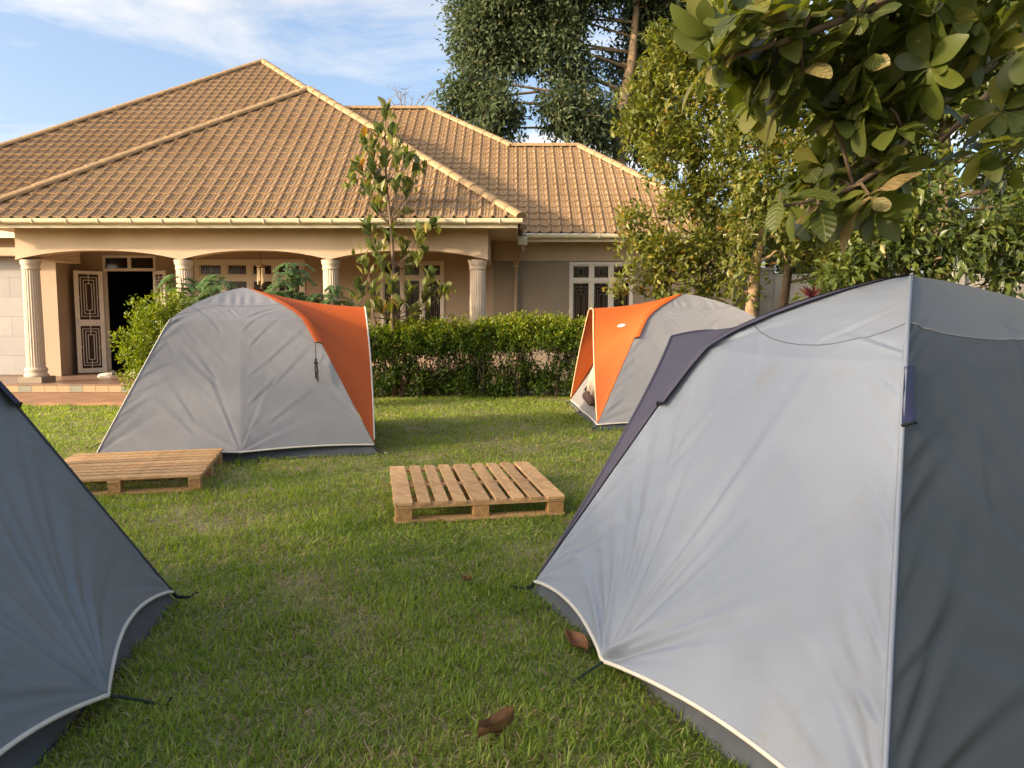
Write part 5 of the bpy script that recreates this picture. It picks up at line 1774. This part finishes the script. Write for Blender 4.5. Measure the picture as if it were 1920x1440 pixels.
# shoes on the porch
def shoe(label, x, y, ang, m):
    t = empty('shoe', (x, y, 0.213), label, 'shoe', 'shoes on the porch floor')
    ca, sa = math.cos(ang), math.sin(ang)
    n1, n2 = 9, 8
    v, f = [], []
    for i in range(n1):
        t_ = i / (n1 - 1)
        w_ = 0.045 * (0.75 + 0.35 * math.sin(math.pi * t_)) * (1 if 0 < i < n1 - 1 else 0.6)
        hh = 0.095 - 0.055 * t_ + (0.0 if 0 < i < n1 - 1 else -0.02)
        for j in range(n2):
            a = math.pi * j / (n2 - 1)
            lx, ly, lz = (t_ - 0.5) * 0.27, w_ * math.cos(a), 0.024 + hh * math.sin(a) ** 0.8
            v.append((x + lx * ca - ly * sa, y + lx * sa + ly * ca, 0.213 + lz))
    for i in range(n1 - 1):
        for j in range(n2 - 1):
            a = i * n2 + j; f.append((a, a + 1, a + n2 + 1, a + n2))
    f += [tuple(range(n2)), tuple((n1 - 1) * n2 + j for j in range(n2))[::-1]]
    obj('upper', v, f, m, t, smooth=True)
    b = MB(); vv = []
    prof = [(-0.14, 0.034), (-0.10, 0.044), (0.0, 0.040), (0.08, 0.050), (0.13, 0.036), (0.145, 0.0), (0.13, -0.036), (0.08, -0.050), (0.0, -0.040), (-0.10, -0.044), (-0.14, -0.034)]
    for z_ in (0.001, 0.026):
        vv += [(x + lx * ca - ly * sa, y + lx * sa + ly * ca, 0.213 + z_) for lx, ly in prof]
    n_ = len(prof)
    ff = [tuple(range(n_))[::-1], tuple(n_ + k for k in range(n_))] + [(k, (k + 1) % n_, n_ + (k + 1) % n_, n_ + k) for k in range(n_)]
    obj('sole', vv, ff, 'shoe_white', t)
    cb_ = MB(); cb_.tube([(x - 0.09 * ca, y - 0.09 * sa, 0.213 + 0.105), (x - 0.02 * ca, y - 0.02 * sa, 0.213 + 0.10)], [0.03, 0.026], 8); cb_.build('collar', 'shoe_dark', t)


shoe('pale canvas shoe on the porch floor in front of the open door leaf', -8.58, 16.02, R(195), 'shoe_white')
shoe('dark shoe standing behind the pale shoe on the porch', -8.52, 16.17, R(170), 'shoe_dark')
shoe('white shoe at the door sill half hidden by the bush', -8.12, 16.35, R(160), 'shoe_white')

# wind chime under the porch
wc = at(489, 500, 15.2)
t = empty('wind_chime', (float(wc[0]), 15.2, 2.1), 'small bamboo wind chime hanging under the porch arch', 'wind chime')
b = MB(); b.tube([(wc[0], 15.2, 3.165), (wc[0], 15.2, wc[2] + 0.05)], 0.004, 5); b.build('cord', 'strap', t)
b = MB(); b.lathe(wc[0], 15.2, [(0.02, wc[2] + 0.06), (0.085, wc[2] + 0.03), (0.09, wc[2]), (0.05, wc[2] - 0.005)], 14); b.build('cap', 'chime_wood', t)
for k in range(7):
    a = 2 * math.pi * k / 7
    x_, y_ = wc[0] + 0.062 * math.cos(a), 15.2 + 0.062 * math.sin(a)
    l_ = 0.22 + 0.02 * ((k * 3) % 7)
    b = MB(); b.tube([(x_, y_, wc[2] - 0.03), (x_, y_, wc[2] - 0.03 - l_)], 0.014, 7); b.tube([(x_, y_, wc[2] - 0.03), (x_, y_, wc[2])], 0.002, 4); b.build('chime_tube', 'chime_bamboo', t)
b = MB(); b.tube([(wc[0], 15.2, wc[2]), (wc[0], 15.2, wc[2] - 0.42)], 0.002, 4); b.lathe(wc[0], 15.2, [(0.01, wc[2] - 0.44), (0.028, wc[2] - 0.42), (0.01, wc[2] - 0.40)], 10); b.build('clapper', 'chime_wood', t)
